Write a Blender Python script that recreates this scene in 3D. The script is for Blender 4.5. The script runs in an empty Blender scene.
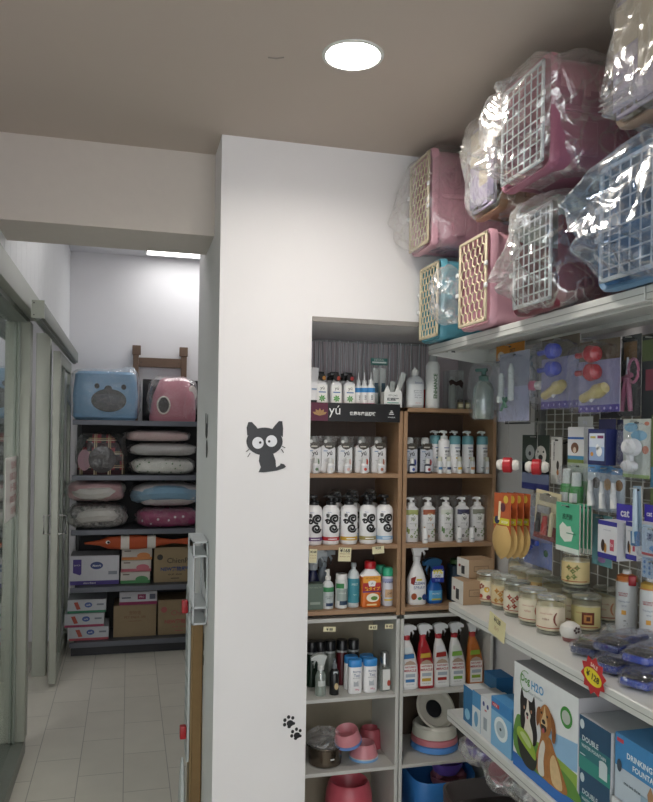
EM_TUBE, EM_TUBE2, EM_WORLD, EXPO, EM_LAMP, EM_BACK_FILL, EM_SIDE_FILL = 2.6, 17, 1.15, 1.22, 96, 60, 2.5
import bpy, bmesh, math, random
from mathutils import Vector, Matrix, noise
random.seed(7)
C = bpy.context.scene.collection
PI = math.pi
# ------------------------------------------------------------------ camera
FPX, PX, PY, YAW, ROLL, H = 754.0, 326.5, 433.0, math.radians(14.7), 0.0155, 1.66
Fw = Vector((math.sin(YAW), math.cos(YAW), 0)); Rh = Vector((math.cos(YAW), -math.sin(YAW), 0)); Up = Vector((0, 0, 1))
Ix = Rh*math.cos(ROLL) + Up*math.sin(ROLL); Jy = -Rh*math.sin(ROLL) + Up*math.cos(ROLL)
def W(px, py, X=None, Y=None, z=None):
    """the real point seen at a photograph pixel on a plane of the room"""
    d = Fw*FPX + Ix*(px-PX) - Jy*(py-PY)
    if X is not None: t = X/d.x
    elif Y is not None: t = Y/d.y
    else: t = (z-H)/d.z
    return Vector((0, 0, H)) + d*t
cam = bpy.data.cameras.new('camera'); co = bpy.data.objects.new('camera', cam); C.objects.link(co)
co.matrix_world = Matrix(((Ix.x, Jy.x, -Fw.x, 0), (Ix.y, Jy.y, -Fw.y, 0), (Ix.z, Jy.z, -Fw.z, H), (0, 0, 0, 1)))
cam.sensor_fit = 'VERTICAL'; cam.sensor_height = 36; cam.lens = FPX/802*36; cam.shift_y = (PY-401)/802; cam.clip_start = .02
bpy.context.scene.camera = co
# ------------------------------------------------------------------ materials
MATS = {}
def lin(h):
    if isinstance(h, str):
        h = h.lstrip('#'); h = ''.join(c*2 for c in h) if len(h) == 3 else h; h = [int(h[i:i+2], 16)/255 for i in (0, 2, 4)]
    return [c/12.92 if c <= .04045 else ((c+.055)/1.055)**2.4 for c in h]
def mat(col, rough=.5, metal=0, var=.06, scale=30, bump=0, bscale=200, emit=0, coat=0, alpha=None, sss=0):
    key = ('p', col, rough, metal, var, scale, bump, bscale, emit, coat, alpha)
    if key in MATS: return MATS[key]
    m = bpy.data.materials.new('surface_%s' % str(col).strip('#')); m.use_nodes = True; nt = m.node_tree; N = nt.nodes; L = nt.links
    b = N['Principled BSDF']; c = lin(col)
    b.inputs['Roughness'].default_value = rough; b.inputs['Metallic'].default_value = metal
    if coat: b.inputs['Coat Weight'].default_value = coat
    tc = N.new('ShaderNodeTexCoord'); nz = N.new('ShaderNodeTexNoise'); nz.inputs['Scale'].default_value = scale; nz.inputs['Detail'].default_value = 3
    L.new(tc.outputs['Object'], nz.inputs['Vector'])
    mx = N.new('ShaderNodeMix'); mx.data_type = 'RGBA'
    mx.inputs[6].default_value = [x*(1-var) for x in c]+[1]; mx.inputs[7].default_value = [min(1, x*(1+var)) for x in c]+[1]
    L.new(nz.outputs['Fac'], mx.inputs[0]); L.new(mx.outputs[2], b.inputs['Base Color'])
    if emit:
        b.inputs['Emission Color'].default_value = c+[1]; b.inputs['Emission Strength'].default_value = emit
    if bump:
        n2 = N.new('ShaderNodeTexNoise'); n2.inputs['Scale'].default_value = bscale; L.new(tc.outputs['Object'], n2.inputs['Vector'])
        bp = N.new('ShaderNodeBump'); bp.inputs['Strength'].default_value = bump; bp.inputs['Distance'].default_value = .005
        L.new(n2.outputs['Fac'], bp.inputs['Height']); L.new(bp.outputs['Normal'], b.inputs['Normal'])
    if alpha is not None: b.inputs['Alpha'].default_value = alpha
    MATS[key] = m; return m
def film(tint='#ffffff', base=.10, edge=.6, rough=.12, bump=.6, bscale=28, name='film', haze=.5, crease_glint=0):
    """clear plastic / glass: see-through with sharp reflections; haze = how much of the non-clear part is milky"""
    key = ('f', tint, base, edge, rough, bump, bscale, haze, crease_glint)
    if key in MATS: return MATS[key]
    m = bpy.data.materials.new('clear_'+name); m.use_nodes = True; nt = m.node_tree; N = nt.nodes; L = nt.links
    N.remove(N['Principled BSDF']); out = N['Material Output']
    tr = N.new('ShaderNodeBsdfTransparent'); gl = N.new('ShaderNodeBsdfGlossy'); df = N.new('ShaderNodeBsdfDiffuse')
    t = lin(tint); tr.inputs['Color'].default_value = t+[1]; df.inputs['Color'].default_value = t+[1]
    gl.inputs['Roughness'].default_value = rough; gl.inputs['Color'].default_value = (1, 1, 1, 1)
    m1 = N.new('ShaderNodeMixShader'); m1.inputs[0].default_value = haze; L.new(gl.outputs[0], m1.inputs[1]); L.new(df.outputs[0], m1.inputs[2])
    lw = N.new('ShaderNodeLayerWeight'); lw.inputs['Blend'].default_value = .35
    mr = N.new('ShaderNodeMapRange'); mr.inputs[3].default_value = base; mr.inputs[4].default_value = edge
    L.new(lw.outputs['Facing'], mr.inputs[0])
    m2 = N.new('ShaderNodeMixShader'); L.new(mr.outputs[0], m2.inputs[0]); L.new(tr.outputs[0], m2.inputs[1]); L.new(m1.outputs[0], m2.inputs[2])
    L.new(m2.outputs[0], out.inputs['Surface'])
    if bump:
        tc = N.new('ShaderNodeTexCoord'); nz = N.new('ShaderNodeTexNoise'); nz.inputs['Scale'].default_value = bscale; nz.inputs['Detail'].default_value = 2
        nz.inputs['Distortion'].default_value = 1.2
        L.new(tc.outputs['Object'], nz.inputs['Vector'])
        bp = N.new('ShaderNodeBump'); bp.inputs['Strength'].default_value = bump; bp.inputs['Distance'].default_value = .02
        L.new(nz.outputs['Fac'], bp.inputs['Height'])
        for s in (gl, df): L.new(bp.outputs['Normal'], s.inputs['Normal'])
        L.new(bp.outputs['Normal'], lw.inputs['Normal'])
    if crease_glint:  # whiter lines along the folds, standing in for bright glints
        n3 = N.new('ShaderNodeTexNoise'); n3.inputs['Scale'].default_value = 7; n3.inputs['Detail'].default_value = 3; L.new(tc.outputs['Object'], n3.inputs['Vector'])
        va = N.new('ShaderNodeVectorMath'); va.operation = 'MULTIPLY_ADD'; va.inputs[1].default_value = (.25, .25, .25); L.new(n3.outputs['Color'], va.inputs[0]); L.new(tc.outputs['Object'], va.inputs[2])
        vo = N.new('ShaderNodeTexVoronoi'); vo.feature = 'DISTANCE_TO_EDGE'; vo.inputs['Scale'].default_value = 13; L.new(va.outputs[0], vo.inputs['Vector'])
        m4 = N.new('ShaderNodeMapRange'); m4.inputs[1].default_value = 0; m4.inputs[2].default_value = .09; m4.inputs[3].default_value = crease_glint; m4.inputs[4].default_value = 0; L.new(vo.outputs['Distance'], m4.inputs[0])
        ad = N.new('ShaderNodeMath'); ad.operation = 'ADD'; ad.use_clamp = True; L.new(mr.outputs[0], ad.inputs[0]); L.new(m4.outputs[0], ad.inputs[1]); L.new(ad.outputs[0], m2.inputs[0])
    MATS[key] = m; return m
def pattern_mat(name, cols, scale, kind='voronoi', rough=.8, pos=(.0, .5, .7)):
    m = bpy.data.materials.new(name); m.use_nodes = True; nt = m.node_tree; N = nt.nodes; L = nt.links; b = N['Principled BSDF']
    b.inputs['Roughness'].default_value = rough; tc = N.new('ShaderNodeTexCoord')
    if kind == 'voronoi':
        t = N.new('ShaderNodeTexVoronoi'); o = t.outputs['Distance']
    else:
        t = N.new('ShaderNodeTexNoise'); t.inputs['Detail'].default_value = 4; o = t.outputs['Fac']
    t.inputs['Scale'].default_value = scale; L.new(tc.outputs['Object'], t.inputs['Vector'])
    r = N.new('ShaderNodeValToRGB'); r.color_ramp.interpolation = 'CONSTANT' if kind == 'voronoi' else 'LINEAR'
    r.color_ramp.elements.new(pos[1])
    for e, c, p in zip(r.color_ramp.elements, cols, pos): e.color = lin(c)+[1]; e.position = p
    L.new(o, r.inputs[0]); L.new(r.outputs[0], b.inputs['Base Color']); return m
def plank_mat(name, c0, c1, axis_scale, rough=.45):
    m = bpy.data.materials.new(name); m.use_nodes = True; nt = m.node_tree; N = nt.nodes; L = nt.links; b = N['Principled BSDF']
    b.inputs['Roughness'].default_value = rough; tc = N.new('ShaderNodeTexCoord'); mp = N.new('ShaderNodeMapping'); mp.inputs['Scale'].default_value = axis_scale
    nz = N.new('ShaderNodeTexNoise'); nz.inputs['Scale'].default_value = 6; nz.inputs['Detail'].default_value = 6; nz.inputs['Roughness'].default_value = .65
    L.new(tc.outputs['Object'], mp.inputs[0]); L.new(mp.outputs[0], nz.inputs['Vector'])
    mx = N.new('ShaderNodeMix'); mx.data_type = 'RGBA'; mx.inputs[6].default_value = lin(c0)+[1]; mx.inputs[7].default_value = lin(c1)+[1]
    L.new(nz.outputs['Fac'], mx.inputs[0]); L.new(mx.outputs[2], b.inputs['Base Color']); return m
# ------------------------------------------------------------------ mesh builder
TXT = {}
def glyphs(s, bold=False):
    k = (s, bold)
    if k not in TXT:
        cu = bpy.data.curves.new('t', 'FONT'); cu.body = s; cu.align_x = 'CENTER'; cu.align_y = 'CENTER'; cu.resolution_u = 2
        if bold: cu.offset = .025
        o = bpy.data.objects.new('t', cu); me = bpy.data.meshes.new_from_object(o)
        vs = [tuple(v.co) for v in me.vertices]; fs = [tuple(p.vertices) for p in me.polygons]
        bpy.data.objects.remove(o); bpy.data.curves.remove(cu); bpy.data.meshes.remove(me)
        if vs:
            x0 = min(v[0] for v in vs); x1 = max(v[0] for v in vs); y0 = min(v[1] for v in vs); y1 = max(v[1] for v in vs)
            vs = [(v[0]-(x0+x1)/2, v[1]-(y0+y1)/2) for v in vs]
            TXT[k] = (vs, fs, x1-x0, y1-y0)
        else: TXT[k] = ([], [], 1, 1)
    return TXT[k]
def sgnpow(c, p): return math.copysign(abs(c)**p, c)
class MB:
    def __init__(s): s.v = []; s.f = []; s.mi = []; s.mats = []; s.cur = 0; s.M = Matrix.Identity(4); s.flatf = set()
    def m(s, mt):
        if isinstance(mt, str): mt = mat(mt)
        if mt not in s.mats: s.mats.append(mt)
        s.cur = s.mats.index(mt); return s
    def at(s, M=None): s.M = M if M is not None else Matrix.Identity(4); return s
    def add(s, vs, fs):
        k = len(s.v); s.v += [tuple(s.M @ Vector(p)) for p in vs]
        s.f += [tuple(i+k for i in f) for f in fs]; s.mi += [s.cur]*len(fs); return s
    def box(s, x0, x1, y0, y1, z0, z1):
        return s.add([(x, y, z) for x in (x0, x1) for y in (y0, y1) for z in (z0, z1)],
                     [(0, 1, 3, 2), (4, 6, 7, 5), (0, 4, 5, 1), (2, 3, 7, 6), (0, 2, 6, 4), (1, 5, 7, 3)])
    def rbox(s, x0, x1, y0, y1, z0, z1, r=.004, seg=2):
        bm = bmesh.new(); bmesh.ops.create_cube(bm, size=1)
        for v in bm.verts: v.co = Vector(((x0+x1)/2+v.co.x*(x1-x0), (y0+y1)/2+v.co.y*(y1-y0), (z0+z1)/2+v.co.z*(z1-z0)))
        bmesh.ops.bevel(bm, geom=bm.edges[:], offset=r, segments=seg, affect='EDGES', profile=.5)
        return s.bm(bm)
    def bm(s, bm):
        bm.verts.index_update(); vs = [tuple(v.co) for v in bm.verts]; fs = [tuple(v.index for v in f.verts) for f in bm.faces]; bm.free(); return s.add(vs, fs)
    def loft(s, secs, seg=24, cap0=True, cap1=True):
        """sections (z, rx, ry, n, ox, oy) of superellipses"""
        vs = []; fs = []
        for sc in secs:
            z, rx, ry = sc[:3]; n = sc[3] if len(sc) > 3 else 2; ox = sc[4] if len(sc) > 4 else 0; oy = sc[5] if len(sc) > 5 else 0
            for k in range(seg):
                a = 2*PI*(k+.5)/seg
                vs.append((ox+rx*sgnpow(math.cos(a), 2/n), oy+ry*sgnpow(math.sin(a), 2/n), z))
        for i in range(len(secs)-1):
            for k in range(seg):
                k2 = (k+1) % seg; fs.append((i*seg+k, i*seg+k2, (i+1)*seg+k2, (i+1)*seg+k))
        if cap0: fs.append(tuple(range(seg-1, -1, -1)))
        if cap1: fs.append(tuple(range((len(secs)-1)*seg, len(secs)*seg)))
        return s.add(vs, fs)
    def lathe(s, prof, seg=20, cx=0, cy=0): return s.loft([(z, r, r, 2, cx, cy) for r, z in prof], seg)
    def patch(s, rx, ry, z0, z1, a0, a1, off=.0006, n=2, steps=10, ox=0, oy=0, rx2=None, ry2=None):
        """label wrapped on the front of a loft; angles in degrees from -Y"""
        vs = []; fs = []; rx2 = rx if rx2 is None else rx2; ry2 = ry if ry2 is None else ry2
        for k in range(steps+1):
            a = math.radians(-90+a0+(a1-a0)*k/steps)
            for z, qx, qy in ((z0, rx, ry), (z1, rx2, ry2)):
                vs.append((ox+(qx+off)*sgnpow(math.cos(a), 2/n), oy+(qy+off)*sgnpow(math.sin(a), 2/n), z))
        for k in range(steps): fs.append((2*k, 2*k+2, 2*k+3, 2*k+1))
        return s.add(vs, fs)
    def tube(s, pts, r, seg=8, closed=False):
        pts = [Vector(p) for p in pts]; n = len(pts); vs = []; fs = []
        for i, p in enumerate(pts):
            if closed: d = pts[(i+1) % n]-pts[i-1]
            else: d = pts[min(i+1, n-1)]-pts[max(i-1, 0)]
            d.normalize(); u = d.cross(Vector((0, 0, 1)));
            if u.length < .05: u = d.cross(Vector((0, 1, 0)))
            u.normalize(); w = d.cross(u); rr = r[i] if isinstance(r, (list, tuple)) else r
            for k in range(seg):
                a = 2*PI*k/seg; vs.append(tuple(p+u*math.cos(a)*rr+w*math.sin(a)*rr))
        for i in range(n if closed else n-1):
            j = (i+1) % n
            for k in range(seg):
                k2 = (k+1) % seg; fs.append((i*seg+k, i*seg+k2, j*seg+k2, j*seg+k))
        if not closed: fs.append(tuple(range(seg-1, -1, -1))); fs.append(tuple(range((n-1)*seg, n*seg)))
        return s.add(vs, fs)
    def prism(s, poly, y0, y1):
        """XZ outline given thickness along Y"""
        n = len(poly); vs = [(x, y0, z) for x, z in poly]+[(x, y1, z) for x, z in poly]
        fs = [tuple(range(n)), tuple(range(2*n-1, n-1, -1))]+[(i, n+i, n+(i+1) % n, (i+1) % n) for i in range(n)]
        return s.add(vs, fs)
    def shape(s, poly, y): return s.add([(x, y, z) for x, z in poly], [tuple(range(len(poly)))])
    def blob(s, poly, y, k=5):
        n = len(poly); out = []
        for i in range(n):
            p0, p1, p2, p3 = poly[i-1], poly[i], poly[(i+1) % n], poly[(i+2) % n]
            for j in range(k):
                t = j/k; out.append(tuple(.5*((2*p1[q])+(-p0[q]+p2[q])*t+(2*p0[q]-5*p1[q]+4*p2[q]-p3[q])*t*t+(-p0[q]+3*p1[q]-3*p2[q]+p3[q])*t**3) for q in (0, 1)))
        return s.shape(out, y)
    def rect(s, x0, x1, z0, z1, y): return s.shape([(x0, z0), (x1, z0), (x1, z1), (x0, z1)], y)
    def disc(s, cx, cz, rx, rz, y, n=16, a0=0): return s.shape([(cx+rx*math.cos(a0+2*PI*k/n), cz+rz*math.sin(a0+2*PI*k/n)) for k in range(n)], y)
    def text(s, body, w, h, cx=0, cz=0, y=0, cyl=None, bold=False, vert=False, rot=0):
        """text fitted into w x h, facing -Y; cyl=(rx, ry) bends it round a bottle"""
        vs, fs, tw, th = glyphs(body, bold)
        if not vs: return s
        k = min(w/tw, h/th); ca, sa = math.cos(rot), math.sin(rot); out = []
        for x, z in vs:
            x *= k; z *= k; x, z = x*ca-z*sa, x*sa+z*ca
            x += cx; z += cz
            if cyl:
                a = x/cyl[0]; out.append(((cyl[0]+.0012)*math.sin(a), -(cyl[1]+.0012)*math.cos(a), z))
            else: out.append((x, y, z))
        return s.add(out, fs)
    def build(s, name, parent=None, smooth=38, mat_=None):
        me = bpy.data.meshes.new(name); me.from_pydata(s.v, [], s.f)
        for mt in s.mats: me.materials.append(mt)
        me.polygons.foreach_set('material_index', s.mi); me.update()
        bm = bmesh.new(); bm.from_mesh(me); bmesh.ops.recalc_face_normals(bm, faces=bm.faces[:]); bm.to_mesh(me); bm.free()
        if smooth:
            me.polygons.foreach_set('use_smooth', [True]*len(me.polygons)); me.set_sharp_from_angle(angle=math.radians(smooth))
        o = bpy.data.objects.new(name, me); C.objects.link(o)
        if parent: o.parent = parent
        return o
def T(x=0, y=0, z=0, rx=0, ry=0, rz=0, s=1):
    return Matrix.Translation((x, y, z)) @ Matrix.Rotation(rz, 4, 'Z') @ Matrix.Rotation(ry, 4, 'Y') @ Matrix.Rotation(rx, 4, 'X') @ Matrix.Scale(s, 4)
def thing(name, label, cat, loc=(0, 0, 0), rz=0, group=None, rot=None):
    o = bpy.data.objects.new(name, None); o.empty_display_size = .05; C.objects.link(o); o.location = loc
    o.rotation_euler = rot if rot else (0, 0, rz); tag(o, label, cat, group); return o
def tag(o, label, cat, group=None, kind=None):
    if label: o['label'] = label
    if cat: o['category'] = cat
    if group: o['group'] = group
    if kind: o['kind'] = kind
    return o
def struct(o): o['kind'] = 'structure'; return o
def solo(mb, name, label, cat, loc=(0, 0, 0), rz=0, group=None, rot=None, smooth=38):
    o = mb.build(name, None, smooth); o.location = loc; o.rotation_euler = rot if rot else (0, 0, rz); return tag(o, label, cat, group)
def crinkle(x0, x1, y0, y1, z0, z1, mt, n=4, amp=.015, freq=9, knots=(), seed=0, res=26, base_flat=True):
    """a loose clear plastic bag round something: rounded box with folds, drawn together at its knots"""
    c = Vector(((x0+x1)/2, (y0+y1)/2, (z0+z1)/2)); r = Vector(((x1-x0)/2, (y1-y0)/2, (z1-z0)/2)); vs = []; fs = []
    nu, nv = res*2, res
    for j in range(nv+1):
        ph = PI*j/nv-PI/2
        for i in range(nu):
            th = 2*PI*i/nu
            d = Vector((sgnpow(math.cos(ph), 2/n)*sgnpow(math.cos(th), 2/n), sgnpow(math.cos(ph), 2/n)*sgnpow(math.sin(th), 2/n), sgnpow(math.sin(ph), 2/n)))
            p = Vector((d.x*r.x, d.y*r.y, d.z*r.z)); nd = p.normalized()
            f = 0
            q = (p+c+Vector((seed*3.1, seed, 0)))*freq
            f = (1-abs(noise.noise(q))*3)*amp + noise.noise(q*2.7)*amp*.5
            out = p+nd*f
            for kp, kr, ks in knots:
                kv = Vector(kp)-c; dist = (p-kv*.92).length
                if dist < kr:
                    w = (1-dist/kr)**1.6*ks; ang = math.atan2((p-kv).z, (p-kv).y+(p-kv).x)
                    out = out.lerp(kv, min(.97, w)) + nd*math.sin(ang*16)*amp*1.3*(min(1, w)*(1-min(1, w))*4)
            if base_flat: out.z = max(out.z, -r.z)
            vs.append(tuple(out+c))
    for j in range(nv):
        for i in range(nu):
            i2 = (i+1) % nu; fs.append((j*nu+i, j*nu+i2, (j+1)*nu+i2, (j+1)*nu+i))
    mb = MB().m(mt); mb.add(vs, fs); return mb
def sheet(nx, nz, fn, mt):
    mb = MB().m(mt); vs = [fn(i/nx, j/nz) for j in range(nz+1) for i in range(nx+1)]
    return mb.add(vs, [(j*(nx+1)+i, j*(nx+1)+i+1, (j+1)*(nx+1)+i+1, (j+1)*(nx+1)+i) for j in range(nz) for i in range(nx)])
# ================================================================== the room
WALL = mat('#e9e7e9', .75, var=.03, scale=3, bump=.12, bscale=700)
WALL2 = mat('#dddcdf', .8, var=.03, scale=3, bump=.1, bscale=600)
CEIL = mat('#beb2a8', .9, var=.03, scale=2)
GREYP = mat('#a9aca6', .4, metal=.3, var=.04)
ZC, ZF = 2.68, 3.06
XW = 1.46
def tile_mat():
    m = bpy.data.materials.new('floor_tile'); m.use_nodes = True; nt = m.node_tree; N = nt.nodes; L = nt.links; b = N['Principled BSDF']
    tc = N.new('ShaderNodeTexCoord'); sp = N.new('ShaderNodeSeparateXYZ'); cb = N.new('ShaderNodeCombineXYZ')
    L.new(tc.outputs['Object'], sp.inputs[0]); L.new(sp.outputs['Y'], cb.inputs['X']); L.new(sp.outputs['X'], cb.inputs['Y'])
    br = N.new('ShaderNodeTexBrick'); br.offset = .5
    br.inputs['Scale'].default_value = 1; br.inputs['Brick Width'].default_value = .42; br.inputs['Row Height'].default_value = .21
    br.inputs['Mortar Size'].default_value = .0022; br.inputs['Mortar Smooth'].default_value = .2; br.inputs['Bias'].default_value = 0
    br.inputs['Color1'].default_value = lin('#d0ccc0')+[1]; br.inputs['Color2'].default_value = lin('#cac6ba')+[1]; br.inputs['Mortar'].default_value = lin('#9a978e')+[1]
    L.new(cb.outputs[0], br.inputs['Vector'])
    nz = N.new('ShaderNodeTexNoise'); nz.inputs['Scale'].default_value = 7; nz.inputs['Detail'].default_value = 5; L.new(tc.outputs['Object'], nz.inputs['Vector'])
    mx = N.new('ShaderNodeMix'); mx.data_type = 'RGBA'; mx.blend_type = 'MULTIPLY'; mx.inputs[0].default_value = .35
    rr = N.new('ShaderNodeMapRange'); rr.inputs[3].default_value = .75; rr.inputs[4].default_value = 1.15; L.new(nz.outputs['Fac'], rr.inputs[0])
    L.new(br.outputs['Color'], mx.inputs[6]); L.new(rr.outputs[0], mx.inputs[7]); L.new(mx.outputs[2], b.inputs['Base Color'])
    b.inputs['Roughness'].default_value = .38; return m
struct(MB().m(tile_mat()).box(-3, XW+.2, -1.6, 6.45, -.1, 0).build('floor', smooth=0))
LP = W(353, 55, z=ZC)
HOLES = ((LP.x, LP.y), (.35, -.7))
def holed(mb, x0, x1, y0, y1, hx, hy, r, zb, zt):
    n = 48; vs = []; fs = []
    for k in range(n):
        a = 2*PI*k/n; c, s_ = math.cos(a), math.sin(a)
        vs += [(hx+r*c, hy+r*s_, zb), (hx+r*c, hy+r*s_, zt)]
        tx = ((x1-hx) if c > 0 else (x0-hx))/c if abs(c) > 1e-6 else 1e9; ty = ((y1-hy) if s_ > 0 else (y0-hy))/s_ if abs(s_) > 1e-6 else 1e9; t = min(tx, ty)
        vs.append((hx+t*c, hy+t*s_, zb))
    for k in range(n):
        a, b = 3*k, 3*((k+1) % n); fs += [(a, b, b+2, a+2), (a, b, b+1, a+1)]
    for cx, cy in ((x0, y0), (x0, y1), (x1, y0), (x1, y1)):
        an = math.atan2(cy-hy, cx-hx) % (2*PI); k = int(an/(2*PI/n)); vs.append((cx, cy, zb)); fs.append((3*k+2, 3*((k+1) % n)+2, len(vs)-1))
    mb.add(vs, fs)
mb = MB().m(CEIL); holed(mb, -3, XW+.2, .6, 2.85, HOLES[0][0], HOLES[0][1], .0715, ZC, ZC+.045); holed(mb, -3, XW+.2, -1.6, .6, HOLES[1][0], HOLES[1][1], .0715, ZC, ZC+.045)
mb.box(-3, XW+.2, -1.6, 2.85, ZC+.055, ZC+.12); struct(mb.build('ceiling', smooth=0))
struct(MB().m(WALL2).box(-3, XW+.2, 2.85, 6.45, ZF, ZF+.1).build('ceiling_far', smooth=0))
# front wall: pillar, header over the alcove
mb = MB().m(WALL); mb.box(.295, .623, 2.6, 3.3, 0, ZF); mb.box(.623, XW, 2.6, 3.2, 2.062, ZC); mb.box(.295, XW, 3.3, 3.4, 0, ZF)
struct(mb.build('wall_front', smooth=0))
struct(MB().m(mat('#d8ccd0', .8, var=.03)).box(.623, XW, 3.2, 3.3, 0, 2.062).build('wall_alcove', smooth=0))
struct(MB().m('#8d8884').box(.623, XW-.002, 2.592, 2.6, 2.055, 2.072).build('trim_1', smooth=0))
mb = MB().m(mat('#cbc3bc', .8, var=.03)); mb.box(-.56, .295, 2.8, 3.11, 2.38, ZC+.4)  # wall paint with the low light up here put into its colour
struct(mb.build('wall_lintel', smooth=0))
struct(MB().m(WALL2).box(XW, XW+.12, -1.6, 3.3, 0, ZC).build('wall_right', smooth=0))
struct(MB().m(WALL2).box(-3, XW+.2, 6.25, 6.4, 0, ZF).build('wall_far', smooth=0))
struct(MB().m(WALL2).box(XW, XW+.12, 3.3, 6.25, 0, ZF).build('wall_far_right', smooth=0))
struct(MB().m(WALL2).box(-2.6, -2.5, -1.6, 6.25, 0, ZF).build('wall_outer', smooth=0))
# white boarded wall above the sliding doors
mb = MB().m(mat('#e6e7e8', .5, var=.02)); y = -1.6
while y < 6.25:
    y1 = min(y+.155, 6.25); mb.rbox(-.56, -.462, y, y1-.003, 2.31, ZF if y > 3.0 else ZC, .002, 1); y += .155
mb.m('#d5d5d8').box(-.56, -.47, -1.6, 6.25, 2.31, ZC)
mb.m('#c9cccb').rbox(-.474, -.47, 3.93, 3.99, 2.62, 2.632, .001, 1).rbox(-.474, -.47, 3.95, 4.0, 2.605, 2.613, .001, 1)
struct(mb.build('wall_left', smooth=0))
GLASS = film('#eaf2ee', .12, .85, .02, 0, name='pane', haze=.02)
FRM = mat('#a3a69b', .42, metal=.25, var=.04)
FRM2 = mat('#7f847c', .42, metal=.3, var=.04)
# fixed glazed partition, left foreground
win = MB().m(FRM2).rbox(-.60, -.488, -1.5, 4.12, .0, .075, .006).build('window_1'); struct(win)
o = MB().m(FRM).rbox(-.585, -.485, 4.06, 4.16, .075, 2.2, .006).m(FRM2).box(-.54, -.53, 4.045, 4.06, .075, 2.2).build('window_frame', win)
o = MB().m(FRM).rbox(-.60, -.458, -1.5, 4.2, 2.22, 2.33, .004).m(FRM2).box(-.58, -.50, -1.5, 4.16, 2.195, 2.22).build('window_header', win)
o = MB().m(GLASS).box(-.550, -.545, -1.5, 4.06, .075, 2.2).build('window_glass', win, smooth=0)
mb = MB().m(FRM).rbox(-.58, -.49, 2.2, 2.28, .075, 2.2, .004)
mb.build('window_mullion', win)
# inner post by the rack
post = struct(MB().m(FRM).rbox(-.605, -.515, 5.36, 5.46, 0, 2.3, .005).build('trim_2'))
mb = MB().m(FRM2); mb.rbox(-.435, -.385, 3.68, 6.1, 2.17, 2.245, .004); mb.m('#6d716c').box(-.42, -.40, 3.69, 6.1, 2.16, 2.171); mb.m(FRM).box(-.438, -.382, 3.675, 3.682, 2.166, 2.248); mb.m('#555555')
for z in (2.18, 2.235): mb.lathe([(0, 0), (.004, 0), (.004, .002), (0, .002)], 8) if False else mb.box(-.43, -.424, 3.672, 3.676, z-.003, z+.003)
rail = struct(mb.build('trim_3'))
door = struct(MB().m(FRM).rbox(-.475, -.43, 5.12, 5.2, .02, 2.16, .005).rbox(-.46, -.43, 6.02, 6.08, .02, 2.16, .004).rbox(-.46, -.43, 5.2, 6.02, .02, .12, .004).rbox(-.46, -.43, 5.2, 6.02, 2.08, 2.16, .004).m(FRM2).rbox(-.458, -.432, 5.48, 5.53, .12, 2.08, .003).build('door_1'))
MB().m(GLASS).box(-.448, -.443, 5.2, 6.02, .12, 2.08).build('door_glass', door, smooth=0)
mb = MB().m(mat('#d8d8d8', .2, metal=.9))
mb.tube([(-.43, 5.16, 1.1), (-.385, 5.16, 1.1), (-.385, 5.16, .98), (-.43, 5.16, .98)], .006).tube([(-.475, 5.16, 1.1), (-.52, 5.16, 1.1), (-.52, 5.16, .98), (-.475, 5.16, .98)], .006)
mb.build('door_handle', door)
# things behind the glass: wire cage in the side room
cg = thing('wire_cage', 'dark grey wire cage standing behind the glass partition', 'cage', (-1.15, 5.3, 0))
mb = MB().m('#3b4040')
for i in range(13): mb.box(-.3+i*.06-.003, -.3+i*.06+.003, -.003, .003, .05, 1.75)
for j in range(24): mb.box(-.3, .42, -.004, .002, .05+j*.074-.003, .05+j*.074+.003)
mb.build('wire_front', cg, 0)
mb = MB().m('#3b4040')
for i in range(9): mb.box(.417, .423, i*.06, i*.06+.006, .05, 1.75)
for j in range(24): mb.box(.418, .422, 0, .5, .05+j*.074-.003, .05+j*.074+.003)
mb.build('wire_side', cg, 0)
MB().m('#2d2f30').rbox(-.32, .44, -.01, .52, 0, .05, .005).build('base', cg)
# notice on the glass
p = W(13, 487, X=-.5435)
nw = abs(W(6, 487, X=-.5435).y-W(20, 487, X=-.5435).y)/2
n = MB().m(mat('#e6e2dc', .7)).box(-nw, nw, -.001, .001, -.15, .15).m('#b05050')
for k, (s, w) in enumerate((('营业时间', .1), ('10:00-21:00', .11), ('周一至周日', .1), ('请勿拍打玻璃', .11), ('欢迎光临', .1))): n.text(s, w*nw/.062, .036, 0, .11-.055*k, -.0018)
solo(n, 'paper_notice', 'white paper notice with red print stuck on the glass partition', 'notice', p, PI/2)
# ---- ceiling downlight
lamp = thing('ceiling_downlight', 'round glowing recessed downlight in the ceiling', 'light', (LP.x, LP.y, ZC))
MB().m(mat('#d9dcd8', .4)).loft([(-.0005, .084, .084), (-.004, .083, .083), (-.005, .074, .074), (.0, .0705, .0705), (.044, .0705, .0705)], 40, cap0=False, cap1=False).build('trim_ring', lamp)
MB().m(mat('#fff8ee', .5, var=0, emit=EM_LAMP)).loft([(.034, .07, .07), (.028, .069, .069)], 40).build('diffuser', lamp)
def fill_lamp(x, y, z, e, label, r=.079, c='#fff6ea'):
    l = thing('ceiling_downlight', label, 'light', (x, y, z))
    MB().m(mat('#d9dcd8', .4)).loft([(-.0005, .084, .084), (-.004, .083, .083), (-.005, .074, .074), (.0, .0705, .0705), (.044, .0705, .0705)], 40, cap0=False, cap1=False).build('trim_ring', l)
    MB().m(mat(c, .5, var=0, emit=e)).loft([(.034, .07, .07), (.028, .069, .069)], 32).build('diffuser', l)
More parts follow.
